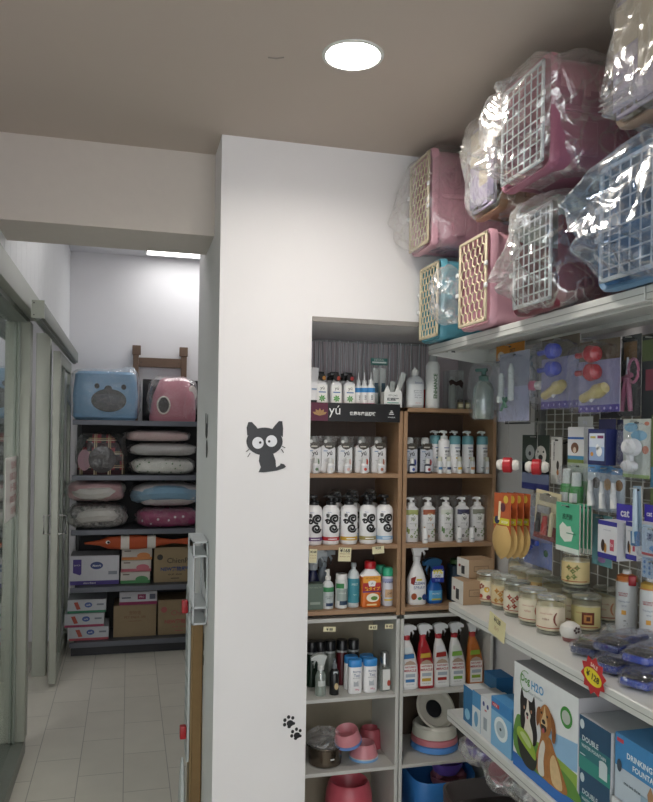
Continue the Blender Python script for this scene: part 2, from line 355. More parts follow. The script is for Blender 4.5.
# tube lamp on the far ceiling, right part hidden behind the pillar
fl = thing('ceiling_panel_light', 'bright white light panel on the ceiling of the back room', 'light', (.62, 5.88, ZF))
MB().m('#e8e8e8').rbox(-.52, .52, -.24, .24, -.016, -.001, .003).build('housing', fl)
MB().m(mat('#fdfcfa', .5, var=0, emit=EM_TUBE)).box(-.5, .5, -.22, .22, -.019, -.0165).build('diffuser', fl)
fl2 = thing('ceiling_tube_light', 'white tube light on the ceiling behind the pillar', 'light', (.0, 3.75, ZF))
MB().m('#e8e8e8').rbox(-.3, .3, -.05, .05, -.05, -.001, .004).build('housing', fl2)
MB().m(mat('#fdfcfa', .5, var=0, emit=EM_TUBE2)).tube([(-.28, 0, -.066), (.28, 0, -.066)], .015, 10).build('tube', fl2)
w = bpy.data.worlds.new('world'); bpy.context.scene.world = w; w.use_nodes = True
w.node_tree.nodes['Background'].inputs[0].default_value = (.98, .985, 1, 1); w.node_tree.nodes['Background'].inputs[1].default_value = EM_WORLD
# small scuff on the ceiling and pillar
struct(MB().m('#8d857e').tube([(W(268, 57, z=ZC)-Vector((0,0,.001))), (W(276, 58, z=ZC)-Vector((0,0,.001))), (W(284, 57, z=ZC)-Vector((0,0,.001)))], .002, 6).build('trim_4'))

fill_lamp(.35, -.7, ZC, EM_BACK_FILL, 'added round recessed fill light behind the camera, out of view')  # added fill lamp, unseen, lifting the shelf fronts

sl = thing('ceiling_panel_light', 'added unseen light panel behind the glass partition, brightening the pillar side', 'light', (-1.5, 2.6, ZC))  # added lamp out of view, there to lighten the narrow pillar side
MB().m('#e8e8e8').rbox(-.32, .32, -.62, .62, -.02, -.001, .003).build('housing', sl)
MB().m(mat('#fdfcfa', .5, var=0, emit=EM_SIDE_FILL)).box(-.3, .3, -.6, .6, -.023, -.0205).build('diffuser', sl)
# ================================================================== bookcases in the alcove
YB = 2.76; YK = 3.05
WOODM = plank_mat('light_wood', '#ab8a6b', '#937357', (1, 1, 8)); WOODD = plank_mat('brown_wood', '#553f31', '#443024', (8, 1, 1))
WWH = mat('#c3c3bf', .5, var=.04)
WIN = mat('#a39b8c', .6, var=.05)
def bookcase(x0, x1, zs, t, name, label, mt, inner, back, z0):
    o = thing(name, label, 'shelf', ((x0+x1)/2, (YB+YK)/2, z0)); M = T(-(x0+x1)/2, -(YB+YK)/2, -z0)
    zt = zs[-1]
    for a, b in ((x0, x0+t), (x1-t, x1)):
        MB().at(M).m(mt).rbox(a, b, YB, YK, z0, zt, .0012, 1).build('side_panel', o)
    MB().at(M).m(back).box(x0+t, x1-t, YK-.006, YK, z0, zt-.001).build('back_panel', o)
    for z in zs: MB().at(M).m(mt).rbox(x0+t*(z < zt), x1-t*(z < zt), YB, YK-.007, z-t, z, .0012, 1).build('shelf_board', o)
    return o
XL0, XL1, XR0, XR1 = .640, 1.031, 1.035, 1.432
ZS = [.985, 1.232, 1.506, 1.764]; ZW = [.09, .372, .652, .955]
bookcase(XL0, XL1, ZS, .016, 'bookcase', 'light wood three-tier bookcase behind the black sign', WOODM, WOODM, WOODD, .957)
bookcase(XR0, XR1, ZS, .016, 'bookcase', 'light wood three-tier bookcase right of the black sign, against the right wall', WOODM, WOODM, WOODD, .957)
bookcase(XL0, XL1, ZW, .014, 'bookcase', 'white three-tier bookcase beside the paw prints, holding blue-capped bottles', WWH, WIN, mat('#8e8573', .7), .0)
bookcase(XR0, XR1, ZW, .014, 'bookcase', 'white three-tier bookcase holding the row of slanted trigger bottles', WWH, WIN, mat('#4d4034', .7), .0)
ZS = [q+.0007 for q in ZS]; ZW = [q+.0007 for q in ZW]
def X_at(px, Y, z):
    """x on plane Y of a photo column, at height z"""
    a = W(px, 500, Y=Y); b = W(px, 600, Y=Y); k = (z-a.z)/(b.z-a.z); return a.x+(b.x-a.x)*k
# ---- helpers for bottles (front faces -Y, base at z=0)
CLEAR = film('#ffffff', .05, .30, .06, .15, 20, 'box', .25)
CLEAR2 = film('#dfe8e6', .25, .7, .08, .1, 20, 'bottle', .4)
GLOSSW = mat('#f0f0f2', .3, var=.02); WHITE = mat('#e4e4e2', .45, var=.02); BLACK = mat('#17181b', .3, var=.05)
def pump(mb, r, z, h, c, spout=.022, side=-1):
    """pump head: collar, stem, nozzle"""
    mb.m(c).lathe([(r*.62, z), (r*.64, z+h*.28), (r*.5, z+h*.34), (r*.22, z+h*.38), (r*.2, z+h*.62)], 16)
    mb.rbox(-r*.45, r*.45, -r*.34, r*.34, z+h*.62, z+h*.9, .003, 2)
    mb.tube([(0, 0, z+h*.8), (side*spout*.7, 0, z+h*.84), (side*spout*1.15, 0, z+h*.72)], [.0055, .004, .003], 8)
def trigger(mb, z, s, c, neck, side=-1):
    """trigger sprayer head; side is where the nozzle points"""
    mb.m(neck).lathe([(.014*s, z), (.0145*s, z+.016*s), (.011*s, z+.02*s)], 14)
    k = side
    mb.m(c).prism([(x*s*k, z+q*s) for x, q in ((-.012, .018), (-.018, .04), (-.024, .055), (-.012, .062), (.012, .064), (.032, .058), (.038, .05), (.036, .04), (.022, .04), (.014, .032), (.012, .018))][::(1 if k > 0 else -1)], -.009*s, .009*s)
    mb.tube([(.022*s*k, 0, z+.04*s), (.03*s*k, 0, z+.026*s), (.027*s*k, 0, z+.008*s)], [.004*s, .0045*s, .003*s], 8)
    mb.rbox(*(sorted((.036*s*k, .042*s*k))), -.007*s, .007*s, z+.039*s, z+.053*s, .001, 1)
# ---------- sign
sx0, sx1 = X_at(312, YB-.006, 1.74), X_at(400, YB-.006, 1.74)
sg = MB().m(mat('#141316', .35)).box(sx0-.04, sx1, YB-.006, YB-.002, 1.705, 1.775)
sg.m('#5d1f3a').rect(sx0-.04, sx0+.062, 1.7055, 1.7745, YB-.0065)
sg.m('#b08a5a'); cxs = sx0+.030
for k in range(5):
    a = math.radians(-60+30*k); sg.shape([(cxs, 1.725), (cxs+.022*math.sin(a-.25), 1.725+.02*math.cos(a-.25)), (cxs+.032*math.sin(a), 1.725+.028*math.cos(a)), (cxs+.022*math.sin(a+.25), 1.725+.02*math.cos(a+.25))], YB-.007)
sg.m('#f2f2f2').text('yú', .05, .045, sx0+.088, 1.742, YB-.0066).text('世界年度品牌獎', .105, .017, sx0+.20, 1.736, YB-.0066, bold=True)
sg.rect(sx1-.045, sx1-.025, 1.735, 1.738, YB-.0066).rect(sx1-.042, sx1-.028, 1.741, 1.744, YB-.0066).rect(sx1-.039, sx1-.031, 1.747, 1.750, YB-.0066).text('AWARDS', .03, .007, sx1-.035, 1.724, YB-.0066)
solo(sg, 'brand_sign', 'black shelf sign with white lettering and a purple end, on the bookcase edge', 'sign')
# ---------- top left: white and green spray bottles
def leafbottle(px, Y, label, tagc):
    z = ZS[3]; t = thing('spray_bottle', label, 'bottle', (X_at(px, Y, z), Y, z), 0, 'white bottles with a green leaf')
    b = MB().m(GLOSSW).loft([(0, .020, .014, 4), (.004, .0225, .016, 4), (.083, .0225, .016, 4), (.093, .015, .013, 3), (.098, .010, .010), (.104, .010, .010)], 24).build('bottle', t)
    l = MB().m('#f1f1ee').rect(-.019, .019, .006, .080, -.0167).m('#3c9a2e')
    for k in range(7): a = 2*PI*k/7; l.shape([(0, .028), (.009*math.cos(a-.35), .028+.009*math.sin(a-.35)), (.0145*math.cos(a), .028+.0145*math.sin(a)), (.009*math.cos(a+.35), .028+.009*math.sin(a+.35))], -.0171)
    l.m('#2a2a30').text('yú', .02, .016, 0, .066, -.0171).m('#3c6fae').rect(-.014, .014, .050, .054, -.0171); l.build('label', t)
    h = MB().m(BLACK).lathe([(.012, .102), (.012, .114), (.008, .117)], 14).rbox(-.024, .010, -.008, .008, .117, .131, .003).tube([(-.022, 0, .122), (-.016, 0, .112), (-.018, 0, .1)], .003, 6).build('spray_head', t)
    n = MB().m('#1a1613').disc(.0, .108, .014, .014, -.019, 18).m(tagc).disc(.006, .106, .007, .008, -.0195, 12).build('neck_tag', t)
    return t
leafbottle(321, YB+.05, 'white spray bottle with green leaf, nearest the left end of the top shelf', '#d08a2a')
leafbottle(335.4, YB+.05, 'white spray bottle with green leaf, middle one of three above the sign', '#c8452a')
leafbottle(348.8, YB+.05, 'white spray bottle with green leaf, beside the pink-bottomed nozzle bottles', '#b03030')
for i, px in enumerate((316.5, 329.5, 343)):
    z = ZS[3]; Y = YB+.11; t = thing('spray_bottle', ['white bottle with black head behind the leftmost green leaf bottle', 'white bottle with black head behind the middle green leaf bottle', 'white bottle with black head behind the third green leaf bottle'][i], 'bottle', (X_at(px, Y, z), Y, z), 0, 'bottles behind the green leaf bottles')
    MB().m(GLOSSW).loft([(0, .022, .016, 4), (.083, .022, .016, 4), (.098, .010, .010), (.104, .010, .010)], 20).build('bottle', t)
    MB().m(BLACK).lathe([(.012, .102), (.012, .114), (.008, .117)], 12).rbox(-.01, .024, -.008, .008, .117, .131, .003).build('spray_head', t)
z = ZS[3]; t = thing('squeeze_tube', 'white squeeze tube standing at the far left of the top shelf', 'tube', (X_at(313.2, YB+.04, z), YB+.04, z))
MB().m(GLOSSW).loft([(.02, .016, .012), (.12, .02, .002, 3), (.145, .02, .0012, 3)], 18).m('#3f7fae').rect(-.01, .01, .06, .064, -.0125).build('tube', t); MB().m(BLACK).lathe([(.014, 0), (.014, .02)], 16).build('cap', t)
def nozzle_bottle(px, Y, label):
    t = thing('nozzle_bottle', label, 'bottle', (X_at(px, Y, ZS[3]), Y, ZS[3]), 0, 'bottles with cone nozzles')
    MB().m(GLOSSW).loft([(0, .015, .015), (.003, .0165, .0165), (.075, .0165, .0165), (.088, .008, .008), (.095, .007, .007)], 20).build('bottle', t)
    MB().m('#3b86c4').patch(.0165, .0165, .055, .073, -80, 80).m('#e8e8e8').patch(.0165, .0165, .014, .055, -80, 80).m('#c23a7a').patch(.0165, .0165, .004, .013, -80, 80).m('#222c3a').text('EAR', .018, .03, 0, .036, 0, (.0165, .0165), rot=PI/2).build('label', t)
    MB().m(GLOSSW).lathe([(.010, .092), (.009, .102), (.0045, .106), (.0015, .134), (0, .134)], 14).build('nozzle', t)
nozzle_bottle(370.5, YB+.035, 'small white bottle with cone nozzle, nearest the white display box')
nozzle_bottle(364, YB+.05, 'small white bottle with cone nozzle, middle one of the blue-labelled three')
nozzle_bottle(358.2, YB+.065, 'small white bottle with cone nozzle, beside the green leaf bottle')
# hanging card of tubes behind, and display box of tubes
Y = YB+.13; t = thing('tube_pack', 'clear pack with teal header holding two tall tubes, behind the nozzle bottles', 'pack', (X_at(378.5, Y, z), Y, z))
MB().m('#2f6b66').rbox(-.036, .036, -.001, .001, .172, .2, .0008, 1).m('#e2e6e2').rect(-.03, .03, .18, .186, -.0014).text('DENTAL', .05, .008, 0, .193, -.0014).build('header_card', t)
MB().m('#1f8f8c').rbox(-.034, .034, .012, .016, 0, .09, .001, 1).build('carton', t)
for dx in (-.014, .016):
    MB().at(T(dx)).m(mat('#c6cbc9', .35)).loft([(.0, .012, .009), (.02, .013, .010), (.16, .0135, .0015, 3)], 16).m('#356').rect(-.008, .008, .06, .1, -.0098).build('tube', t)
MB().m(CLEAR).box(-.037, .037, -.014, .018, .001, .175).build('bag', t)
Y = YB+.05; t = thing('tube_display_box', 'white cut-corner display box with teal stripe holding tubes', 'box', (X_at(391, Y, z), Y, z))
mb = MB().m(mat('#e6e8e6', .5)).prism([(-.037, 0), (.037, 0), (.037, .058), (.024, .07), (.02, .095), (.008, .06), (-.012, .06), (-.024, .088), (-.037, .058)], -.022, -.0205).prism([(-.037, 0), (.037, 0), (.037, .06), (-.037, .06)], .0205, .022).box(-.037, -.0355, -.0205, .0205, 0, .06).box(.0355, .037, -.0205, .0205, 0, .06).box(-.0355, .0355, -.0205, .0205, 0, .001)
mb.m('#2f9b8f').rect(-.024, .024, .016, .019, -.0223).m('#26313a').text('肌速配平', .05, .013, 0, .031, -.0223, bold=True).text('PET CARE', .04, .006, 0, .046, -.0223).text('TUBE', .02, .004, 0, .010, -.0223); mb.build('carton', t)
MB().at(T(.008, 0, .004, 0, .32)).m(mat('#c9cdca', .35)).loft([(0, .010, .008), (.02, .011, .009), (.14, .0125, .0012, 3)], 16).build('tube', t)
MB().at(T(-.004, .008, .004, 0, .14)).m(mat('#b9bebb', .35)).loft([(0, .010, .008), (.02, .011, .009), (.10, .0125, .0012, 3)], 16).build('tube', t)
# ---------- top right
Y = YB+.06; t = thing('lotion_bottle', 'translucent white round-shouldered lotion bottle with white screw cap', 'bottle', (X_at(414.5, Y, z), Y, z))
MB().m(mat('#c9cdd0', .3, var=.02)).loft([(0, .030, .022, 3), (.004, .034, .025, 3), (.105, .034, .025, 3), (.120, .026, .02, 2.6), (.128, .012, .012), (.134, .012, .012)], 28).build('bottle', t)
MB().m('#d9dde0').patch(.034, .025, .012, .095, -65, 65, n=3).m('#33508a').text('lotion', .03, .009, .006, .1, -.0262).m('#7d8490').text('gentle pet\nlotion for\nall coats\ndaily use', .036, .05, .004, .055, -.0266).m('#c58a8a').text('250 ml', .03, .006, .005, .02, -.0266).build('label', t)
MB().m(WHITE).lathe([(.014, .130), (.0135, .148), (.012, .152), (.007, .153), (.006, .16), (0, .162)], 18).build('cap', t)
Y = YB+.05; t = thing('spray_can', 'tall white spray can with green vertical lettering and grey cap', 'spray can', (X_at(432.3, Y, z), Y, z))
MB().m(mat('#d5d7d6', .3)).loft([(0, .026, .026), (.004, .028, .028), (.17, .028, .028), (.186, .019, .019)], 28).build('can', t)
MB().m('#3d6b3f').text('ENHANCE', .135, .016, 0, .088, 0, None, True, rot=PI/2, ).build('lettering', t)
o = bpy.data.objects['lettering']; o.location.y = -.0288
MB().m(mat('#9b9ea0', .4)).lathe([(.018, .185), (.0175, .205), (.012, .217), (0, .219)], 20).build('cap', t)
Y = YB+.11; solo(MB().m('#9b2c2c').rbox(-.015, .015, -.015, .015, 0, .078, .003), 'red_carton', 'small red carton standing behind the white lotion bottle', 'box', (X_at(425, Y, z), Y, z))
Y = YB+.07; t = thing('display_case', 'clear acrylic case with a dark brown moustache mark, right of the spray can', 'case', (X_at(452, Y, z), Y, z))
MB().m(film('#eef2f2', .16, .6, .03, 0, name='acrylic', haze=.25)).rbox(-.028, .034, -.035, .035, 0, .155, .002, 1).build('case', t)
MB().m(mat('#a5a7a5', .4)).loft([(.001, .017, .017), (.09, .017, .017), (.1, .010, .010), (.13, .010, .010)], 16).build('inner_bottle', t)
MB().m('#2a1712').prism([(-.032, .11), (-.02, .118), (0, .108), (.02, .118), (.032, .105), (.026, .082), (.012, .096), (0, .092), (-.014, .1), (-.026, .092)], -.0375, -.0365).build('mark', t)
for i, px in enumerate((455, 462.5, 470)):
    Y = YB+.035+.0*i; t = thing('small_jar', ['small amber jar beside the acrylic case', 'small amber jar between its two neighbours right of the acrylic case', 'small amber jar at the right end of the top shelf'][i], 'jar', (X_at(px+4, Y, z), Y-.012, z), 0, 'small jars on the top shelf')
    MB().m(mat('#7d7550', .3)).lathe([(.0, 0), (.0115, 0), (.012, .002), (.012, .024), (.010, .027)], 16).m('#d5cfb0').patch(.012, .012, .006, .02, -60, 60).build('jar', t); MB().m('#3d3b38').lathe([(.0115, .026), (.0115, .036), (0, .036)], 16).build('lid', t)
# ---------- shelf 1 left: boxed white yu sets
def yuset(px, Y, z, dark, mc, label, grp, w=.0305):
    t = thing('shampoo_gift_set', label, 'gift set', (X_at(px, Y, z), Y, z), 0, grp)
    MB().m(GLOSSW if not dark else mat('#32343c', .3)).loft([(0, .026, .017, 4), (.003, .0285, .018, 5), (.098, .0285, .018, 5), (.106, .019, .014), (.108, .012, .012), (.114, .012, .012)], 24).build('bottle', t)
    MB().m('#e3e4e6' if not dark else '#c7ccd6').rect(-.0265, .0265, .006, .094, -.0186).m('#3b3d48').text('yú', .03, .022, .004, .074, -.0190, bold=True).m('#5b86b5').rect(-.02, -.004, .083, .086, -.019).m('#b9bcc0' if not dark else '#5a6478').rect(-.016, .016, .048, .0505, -.019).rect(-.012, .012, .042, .044, -.019).m(mc).disc(.017, .042, .006, .013, -.019).build('label', t)
    MB().m('#3f392f').shape([(-.018, .118), (.02, .118), (.026, .106), (.018, .095), (.003, .09), (-.012, .095), (-.018, .104)], -.0195).m('#c9c5bb').rect(-.011, .013, .0995, .1045, -.0198).m('#cfd0cf').disc(-.012, .121, .0065, .0065, -.0197, 14).build('neck_tag', t)
    MB().m(mat('#8f918f', .25) if not dark else mat('#bfc3c4', .3)).lathe([(.015, .113), (.0155, .132), (.012, .14), (0, .142)], 18).build('cap', t)
    MB().m(CLEAR).box(-w, w, -.023, .024, .0005, .142).build('clear_carton', t)
    m = thing('sample_bottle', 'sample mini bottle in front of the ' + ' '.join(label.split(',')[0].split()[:8]), 'bottle', (X_at(px+3, YB+.016, z), YB+.016, z), 0, 'sample bottles')
    MB().m(GLOSSW if not dark else mat('#1d2440', .3)).loft([(0, .011, .010), (.002, .0125, .011), (.034, .0125, .011), (.038, .007, .007)], 18).m('#d9dbe0').patch(.0125, .011, .006, .03, -65, 65).m(mc).disc(.002, .016, .006, .006, -.0121, 12).build('bottle', m)
    MB().m(mat('#dcdedd', .3)).lathe([(.0085, .038), (.0085, .058), (0, .059)], 14).build('cap', m)
names = ['white boxed shampoo set cut off by the pillar edge', 'white boxed shampoo set with pale sample, second from the pillar', 'white boxed shampoo set with faint pink label, middle of its row', 'white boxed shampoo set with red spot sample', 'white boxed shampoo set nearest the bookcase divider']
for i, (px, mc) in enumerate(((312.5, '#5f7a5c'), (327, '#d9d6cf'), (344, '#d9b3ac'), (361, '#c2402f'), (377.5, '#b06a52'))):
    yuset(px, YB+.062, ZS[2], False, mc, names[i], 'white boxed sets')
for i, (px, mc) in enumerate(((409, '#3a4f9a'), (424.5, '#a0383f'))):
    yuset(px, YB+.062, ZS[2], True, mc, ['dark boxed shampoo set with blue flower sample', 'dark boxed shampoo set with red flower sample'][i], 'dark boxed sets', .027)
# ---------- shelf 1 right: tall pump bottles with teal collars
def skin(px, Y, label, head, mc):
    z = ZS[2]; t = thing('pump_bottle', label, 'bottle', (X_at(px, Y, z), Y, z), 0, 'tall pump bottles')
    MB().m(GLOSSW).loft([(0, .020, .020), (.003, .0225, .0225), (.128, .0225, .0225), (.137, .014, .014), (.14, .012, .012)], 24).build('bottle', t)
    MB().m('#30363c').text('SKIN', .022, .010, .006, .088, 0, (.0225, .0225), True).text('care', .012, .006, .0, .074, 0, (.0225, .0225)).m('#3b5f9a').patch(.0225, .0225, .1, .103, -20, 40).m(mc).patch(.0225, .0225, .058, .064, -10, 25).m('#9aa0a6').patch(.0225, .0225, .02, .024, -30, 30).build('label', t)
    b = MB(); pump(b, .023, .137, .036, mat('#cfd6d6', .35), .02); b.build('pump_head', t)
    if head is not GLOSSW: MB().m(mat('#6fa7b1', .35)).lathe([(.0245, .116), (.022, .148), (.012, .152)], 24).build('neck_collar', t)
    m = thing('sample_bottle', 'sample mini bottle in front of the ' + ' '.join(label.split(',')[0].split()[:8]), 'bottle', (X_at(px+5, YB+.016, z), YB+.016, z), 0, 'sample bottles')
    MB().m(mat('#dcdfe0', .3)).loft([(0, .010, .010), (.044, .0105, .0105), (.05, .008, .008)], 18).m(mc).patch(.0105, .0105, .016, .026, -50, 50).build('bottle', m)
    MB().m(mat('#c9c9b8', .3)).lathe([(.009, .049), (.009, .066), (0, .067)], 14).build('cap', m)
TEAL = mat('#6aa3ad', .35)
skin(434.8, YB+.11, 'tall pump bottle half hidden behind the dark sets', TEAL, '#4a7fae')
skin(443.5, YB+.055, 'plain white tall pump bottle with white head', GLOSSW, '#30406a')
skin(454.3, YB+.06, 'tall pump bottle with teal collar and yellow sample', TEAL, '#d9b64a')
skin(467.2, YB+.06, 'tall pump bottle with teal collar and orange sample', TEAL, '#c98a5a')
skin(481.7, YB+.06, 'tall pump bottle with teal collar nearest the right side panel', TEAL, '#d6c9c0')
# ---------- shelf 2 left: white bottles with black swirl script
def spiral(mb, cx, cz, r0, r1, turns, w, a0, cyl, y0=None):
    n = int(turns*16); pts = []
    for k in range(n+1):
        t = k/n; a = a0+turns*2*PI*t; r = r0+(r1-r0)*t; pts.append((a, r))
    vs = []; fs = []
    for a, r in pts:
        for q in (r-w/2, r+w/2):
            x = cx+q*math.cos(a); zz = cz+q*math.sin(a)*.9; an = x/cyl[0]
            vs.append(((cyl[0]+.0012)*math.sin(an), -(cyl[1]+.0012)*math.cos(an), zz))
    for k in range(n): fs.append((2*k, 2*k+2, 2*k+3, 2*k+1))
    mb.add(vs, fs)
def swirl(px, label, band, Y=YB+.05, front=True, wrap=False):
    z = ZS[1]; t = thing('pump_bottle', label, 'bottle', (X_at(px, Y, z), Y, z), 0, 'white bottles with black swirl lettering')
    R = .0335
    MB().m(GLOSSW).loft([(0, R*.9, R*.9), (.005, R, R), (.128, R, R), (.142, R*.86, R*.86), (.151, R*.5, R*.5), (.154, .016, .016)], 30).build('bottle', t)
    if front:
        l = MB().m('#111113'); c = (R, R)
        spiral(l, .008, .1, .003, 0.020, 1.7, .0088, .4, c); spiral(l, .004, .064, .003, .019, 1.6, .0088, 2.4, c); spiral(l, -.02, .088, .002, .011, 1.3, .0065, 1, c)
        l.text('香', .016, .018, -.020, .112, 0, c, True); l.m('#3b5fae').text('Beauty', .014, .005, -.014, .124, 0, c)
        l.m(band).patch(R, R, .016, .030, -85, 85, .0007).m('#ffffff').patch(R, R, .021, .024, -30, 30, .0011); l.build('label', t)
    b = MB(); pump(b, .030, .151, .042, BLACK, .026, -1); b.build('pump_head', t)
    if wrap: crinkle(-.024, .024, -.02, .02, .14, .2, film('#dfe6ea', .12, .6, .08, .8, 30, 'wrap', .2), n=2.5, amp=.006, freq=40, res=8).build('plastic_wrap', t)
for px, lb, bc in ((313.3, 'white swirl-lettered bottle with purple band, cut off by the pillar', '#6a4a7a'), (330.5, 'white swirl-lettered bottle with red band', '#b02a35'), (348.5, 'white swirl-lettered bottle with golden yellow band', '#c9a23a'), (367.2, 'white swirl-lettered bottle with olive khaki band', '#9a8f5a'), (384, 'white swirl-lettered bottle with pale blue band by the divider', '#8fb6d8')):
    swirl(px, lb, bc)
for i, px in enumerate((335, 352, 370)): swirl(px, ['bottle with wrapped black pump behind the red-banded bottle', 'bottle with wrapped black pump behind the yellow-banded bottle', 'bottle with wrapped black pump behind the blue-banded bottle'][i], '#8fb6d8', YB+.15, True, True)
# price tags on shelf edges
def price(px, py, w, h, label, Y=YB-.003, tilt=.05, col='#e0d9b4', lines=3, txt='¥168'):
    p = W(px, py, Y=Y); mb = MB().m(mat(col, .7)).box(-w/2, w/2, -.0008, .0, -h/2, h/2).m('#3a3a38').text(txt, w*.8, h*(.3 if lines > 1 else .6), 0, h*(.3 if lines > 1 else 0), -.0012, bold=True)
    for k in range(lines-1): mb.m('#9a5a3a').text('shampoo 500', w*.8, h*.13, 0, h*(.05-.2*k), -.0012)
    solo(mb, 'price_tag', label, 'price tag', p, 0, 'shelf price tags', (0, tilt, 0), smooth=0)
price(313, 556, .03, .052, 'pale yellow price tag below the purple-banded bottle, at the pillar')
price(344.7, 554.5, .05, .052, 'large pale yellow price tag below the yellow-banded bottle')
price(378.2, 550, .048, .028, 'tilted pale yellow price tag below the blue-banded bottle', tilt=-.08, lines=2, txt='¥158')
price(329.5, 629.2, .048, .018, 'small price tag on the white edge under the green-labelled bottles', lines=1, txt='¥ 88', Y=YB-.004)
price(373, 627.3, .034, .018, 'small price tag on the white edge under the orange bottle', lines=1, txt='¥ 65', Y=YB-.004)
price(389, 626.2, .034, .018, 'small price tag on the white edge under the green-capped can', lines=1, txt='¥ 45', Y=YB-.004)
# ---------- shelf 2 right: boxed white pump bottles
def boxed(px, label, c1, c2, mini, mc='#e2e4e4'):
    z = ZS[1]; Y = YB+.062; t = thing('boxed_pump_bottle', label, 'bottle', (X_at(px, Y, z), Y, z), 0, 'pump bottles in clear boxes')
    MB().m(GLOSSW).loft([(0, .0265, .021, 3), (.003, .028, .023, 3), (.132, .028, .023, 3), (.141, .018, .016), (.145, .012, .012)], 26).build('bottle', t)
    l = MB().m(c1).patch(.028, .023, .108, .128, -62, 62, .0006, 3)
    for a in (-50, -34, 42): l.m(c2).patch(.028, .023, .02+abs(a)*.0004, .04+abs(a)*.0004, a, a+16, .0006, 3)
    l.m('#f0f1f0').disc(0, .096, .019, .017, -.0242, 18)
    l.m('#2f3034').text('yú', .028, .018, 0, .094, -.0246).m('#8a8d90').text('natural care', .03, .006, 0, .074, -.0246).text('500 ml', .018, .005, 0, .05, -.0246)
    l.m('#7f9a6a'); 
    for k in range(5): l.disc(.012+.006*math.sin(k*2), .02+.007*k, .004, .003, -.0246, 8)
    l.m(c2)
    for k in range(9): l.text('✿', .011, .011, -.02+.042*((k*37) % 11)/11, .112-.10*((k*53) % 9)/9*(k % 2), 0, (.0285, .0235))
    l.build('label', t)
    b = MB(); pump(b, .024, .143, .036, GLOSSW, .02, -1); b.build('pump_head', t)
    MB().m(CLEAR).rbox(-.0325, .0325, -.028, .028, .0005, .183, .001, 1).build('clear_carton', t)
    if mini:
        m = thing('sample_bottle', 'mini white bottle in front of the ' + ' '.join(label.split(',')[0].split()[:8]), 'bottle', (X_at(mini, YB+.014, z), YB+.014, z), 0, 'sample bottles')
        MB().m(GLOSSW).loft([(0, .010, .010), (.002, .0112, .0112), (.032, .0112, .0112)], 18).m('#b9bfc4').patch(.0112, .0112, .012, .018, -40, 40).build('bottle', m); MB().m(GLOSSW).lathe([(.0105, .0325), (.0105, .058), (0, .059)], 16).build('cap', m)
boxed(410.5, 'boxed white pump bottle with yellow-green flowers, by the divider', '#a9b06a', '#8a9a4a', None)
boxed(427.5, 'boxed white pump bottle with orange-brown flower band', '#a5532f', '#c98a3a', 425)
boxed(445.3, 'boxed white pump bottle with a thin green vine', '#dfe3da', '#5f8a4a', None)
boxed(461.5, 'boxed white pump bottle with black and violet flowers', '#3a3a5f', '#2f2f3f', 459)
boxed(476.8, 'boxed white pump bottle with grey-green flowers, nearest the orange scoops', '#8f9080', '#4a5a3a', 471.7)
# ---------- shelf 3 left
z = ZS[0]
def simple_trigger(px, Y, z, h, r, body, label, head=GLOSSW, neck=None, s=1.0, side=-1, n=3, lab=None, cat='bottle', grp=None, shoulder=.75):
    t = thing('trigger_spray_bottle', label, cat, (X_at(px, Y, z), Y, z), 0, grp)
    MB().m(body).loft([(0, r*.92, r*.7, n), (.004, r, r*.75, n), (h*.55, r, r*.75, n), (h*shoulder, r*.72, r*.6, 2.5), (h*.97, .013, .013), (h, .013, .013)], 26).build('bottle', t)
    b = MB(); trigger(b, h-.002, s, head, neck or head, side); b.build('trigger_head', t)
    if lab:
        l = MB(); lab(l, r, h); l.build('label', t)
    return t
Y = YB+.05; t = thing('medicine_carton', 'grey-green carton cut off by the pillar on the third shelf', 'box', (X_at(313.5, Y, z), Y, z))
MB().m(mat('#5d6e63', .5)).rbox(-.032, .032, -.025, .025, 0, .098, .001, 1).m('#8d9a90').text('PET HEALTH', .045, .008, 0, .085, -.0256).rect(-.02, .02, .02, .03, -.0256).build('carton', t)
simple_trigger(312.5, YB+.14, z, .135, .03, mat('#2a3058', .35), 'dark blue trigger bottle with pale head behind the grey-green carton', mat('#b9c0c4', .4), side=1, s=1.3)
simple_trigger(322, YB+.17, z, .14, .028, mat('#7f8a94', .35), 'grey trigger bottle standing at the back of the third shelf', mat('#9aa3aa', .4), side=1, s=1.2)
def glab(l, r, h): l.m('#3f8a4a').rect(-.02, .02, h*.66, h*.84, -r*.78).m('#d5d9d8').rect(-.02, .02, h*.2, h*.66, -r*.78).m('#24405f').rect(-.02, .02, h*.1, h*.22, -r*.785)
t = thing('spray_bottle', 'white spray bottle with green and blue label', 'bottle', (X_at(327.5, YB+.045, z), YB+.045, z))
MB().m(mat('#cfd4d6', .3)).lathe([(.02, 0), (.0225, .003), (.0225, .088), (.017, .1), (.0095, .106), (.0095, .112)], 24).build('bottle', t)
MB().m('#3f8a5a').patch(.0225, .0225, .066, .084, -75, 75).m('#b9c3c4').patch(.0225, .0225, .024, .064, -75, 75).m('#223a5f').patch(.0225, .0225, .012, .024, -30, 50).m('#4a5a60').text('HYGIENE\nSPRAY', .026, .02, 0, .045, 0, (.0232, .0232)).build('label', t)
MB().m(WHITE).lathe([(.011, .11), (.011, .122), (.006, .126), (.006, .15), (0, .151)], 14).tube([(0, 0, .142), (-.012, 0, .144)], .004, 8).build('spray_head', t)
t = thing('powder_bottle', 'white screw-top powder bottle with green label', 'bottle', (X_at(341, YB+.045, z), YB+.045, z))
MB().m(mat('#d3d6d5', .35)).lathe([(.0215, 0), (.024, .003), (.024, .106), (.021, .113)], 24).build('bottle', t)
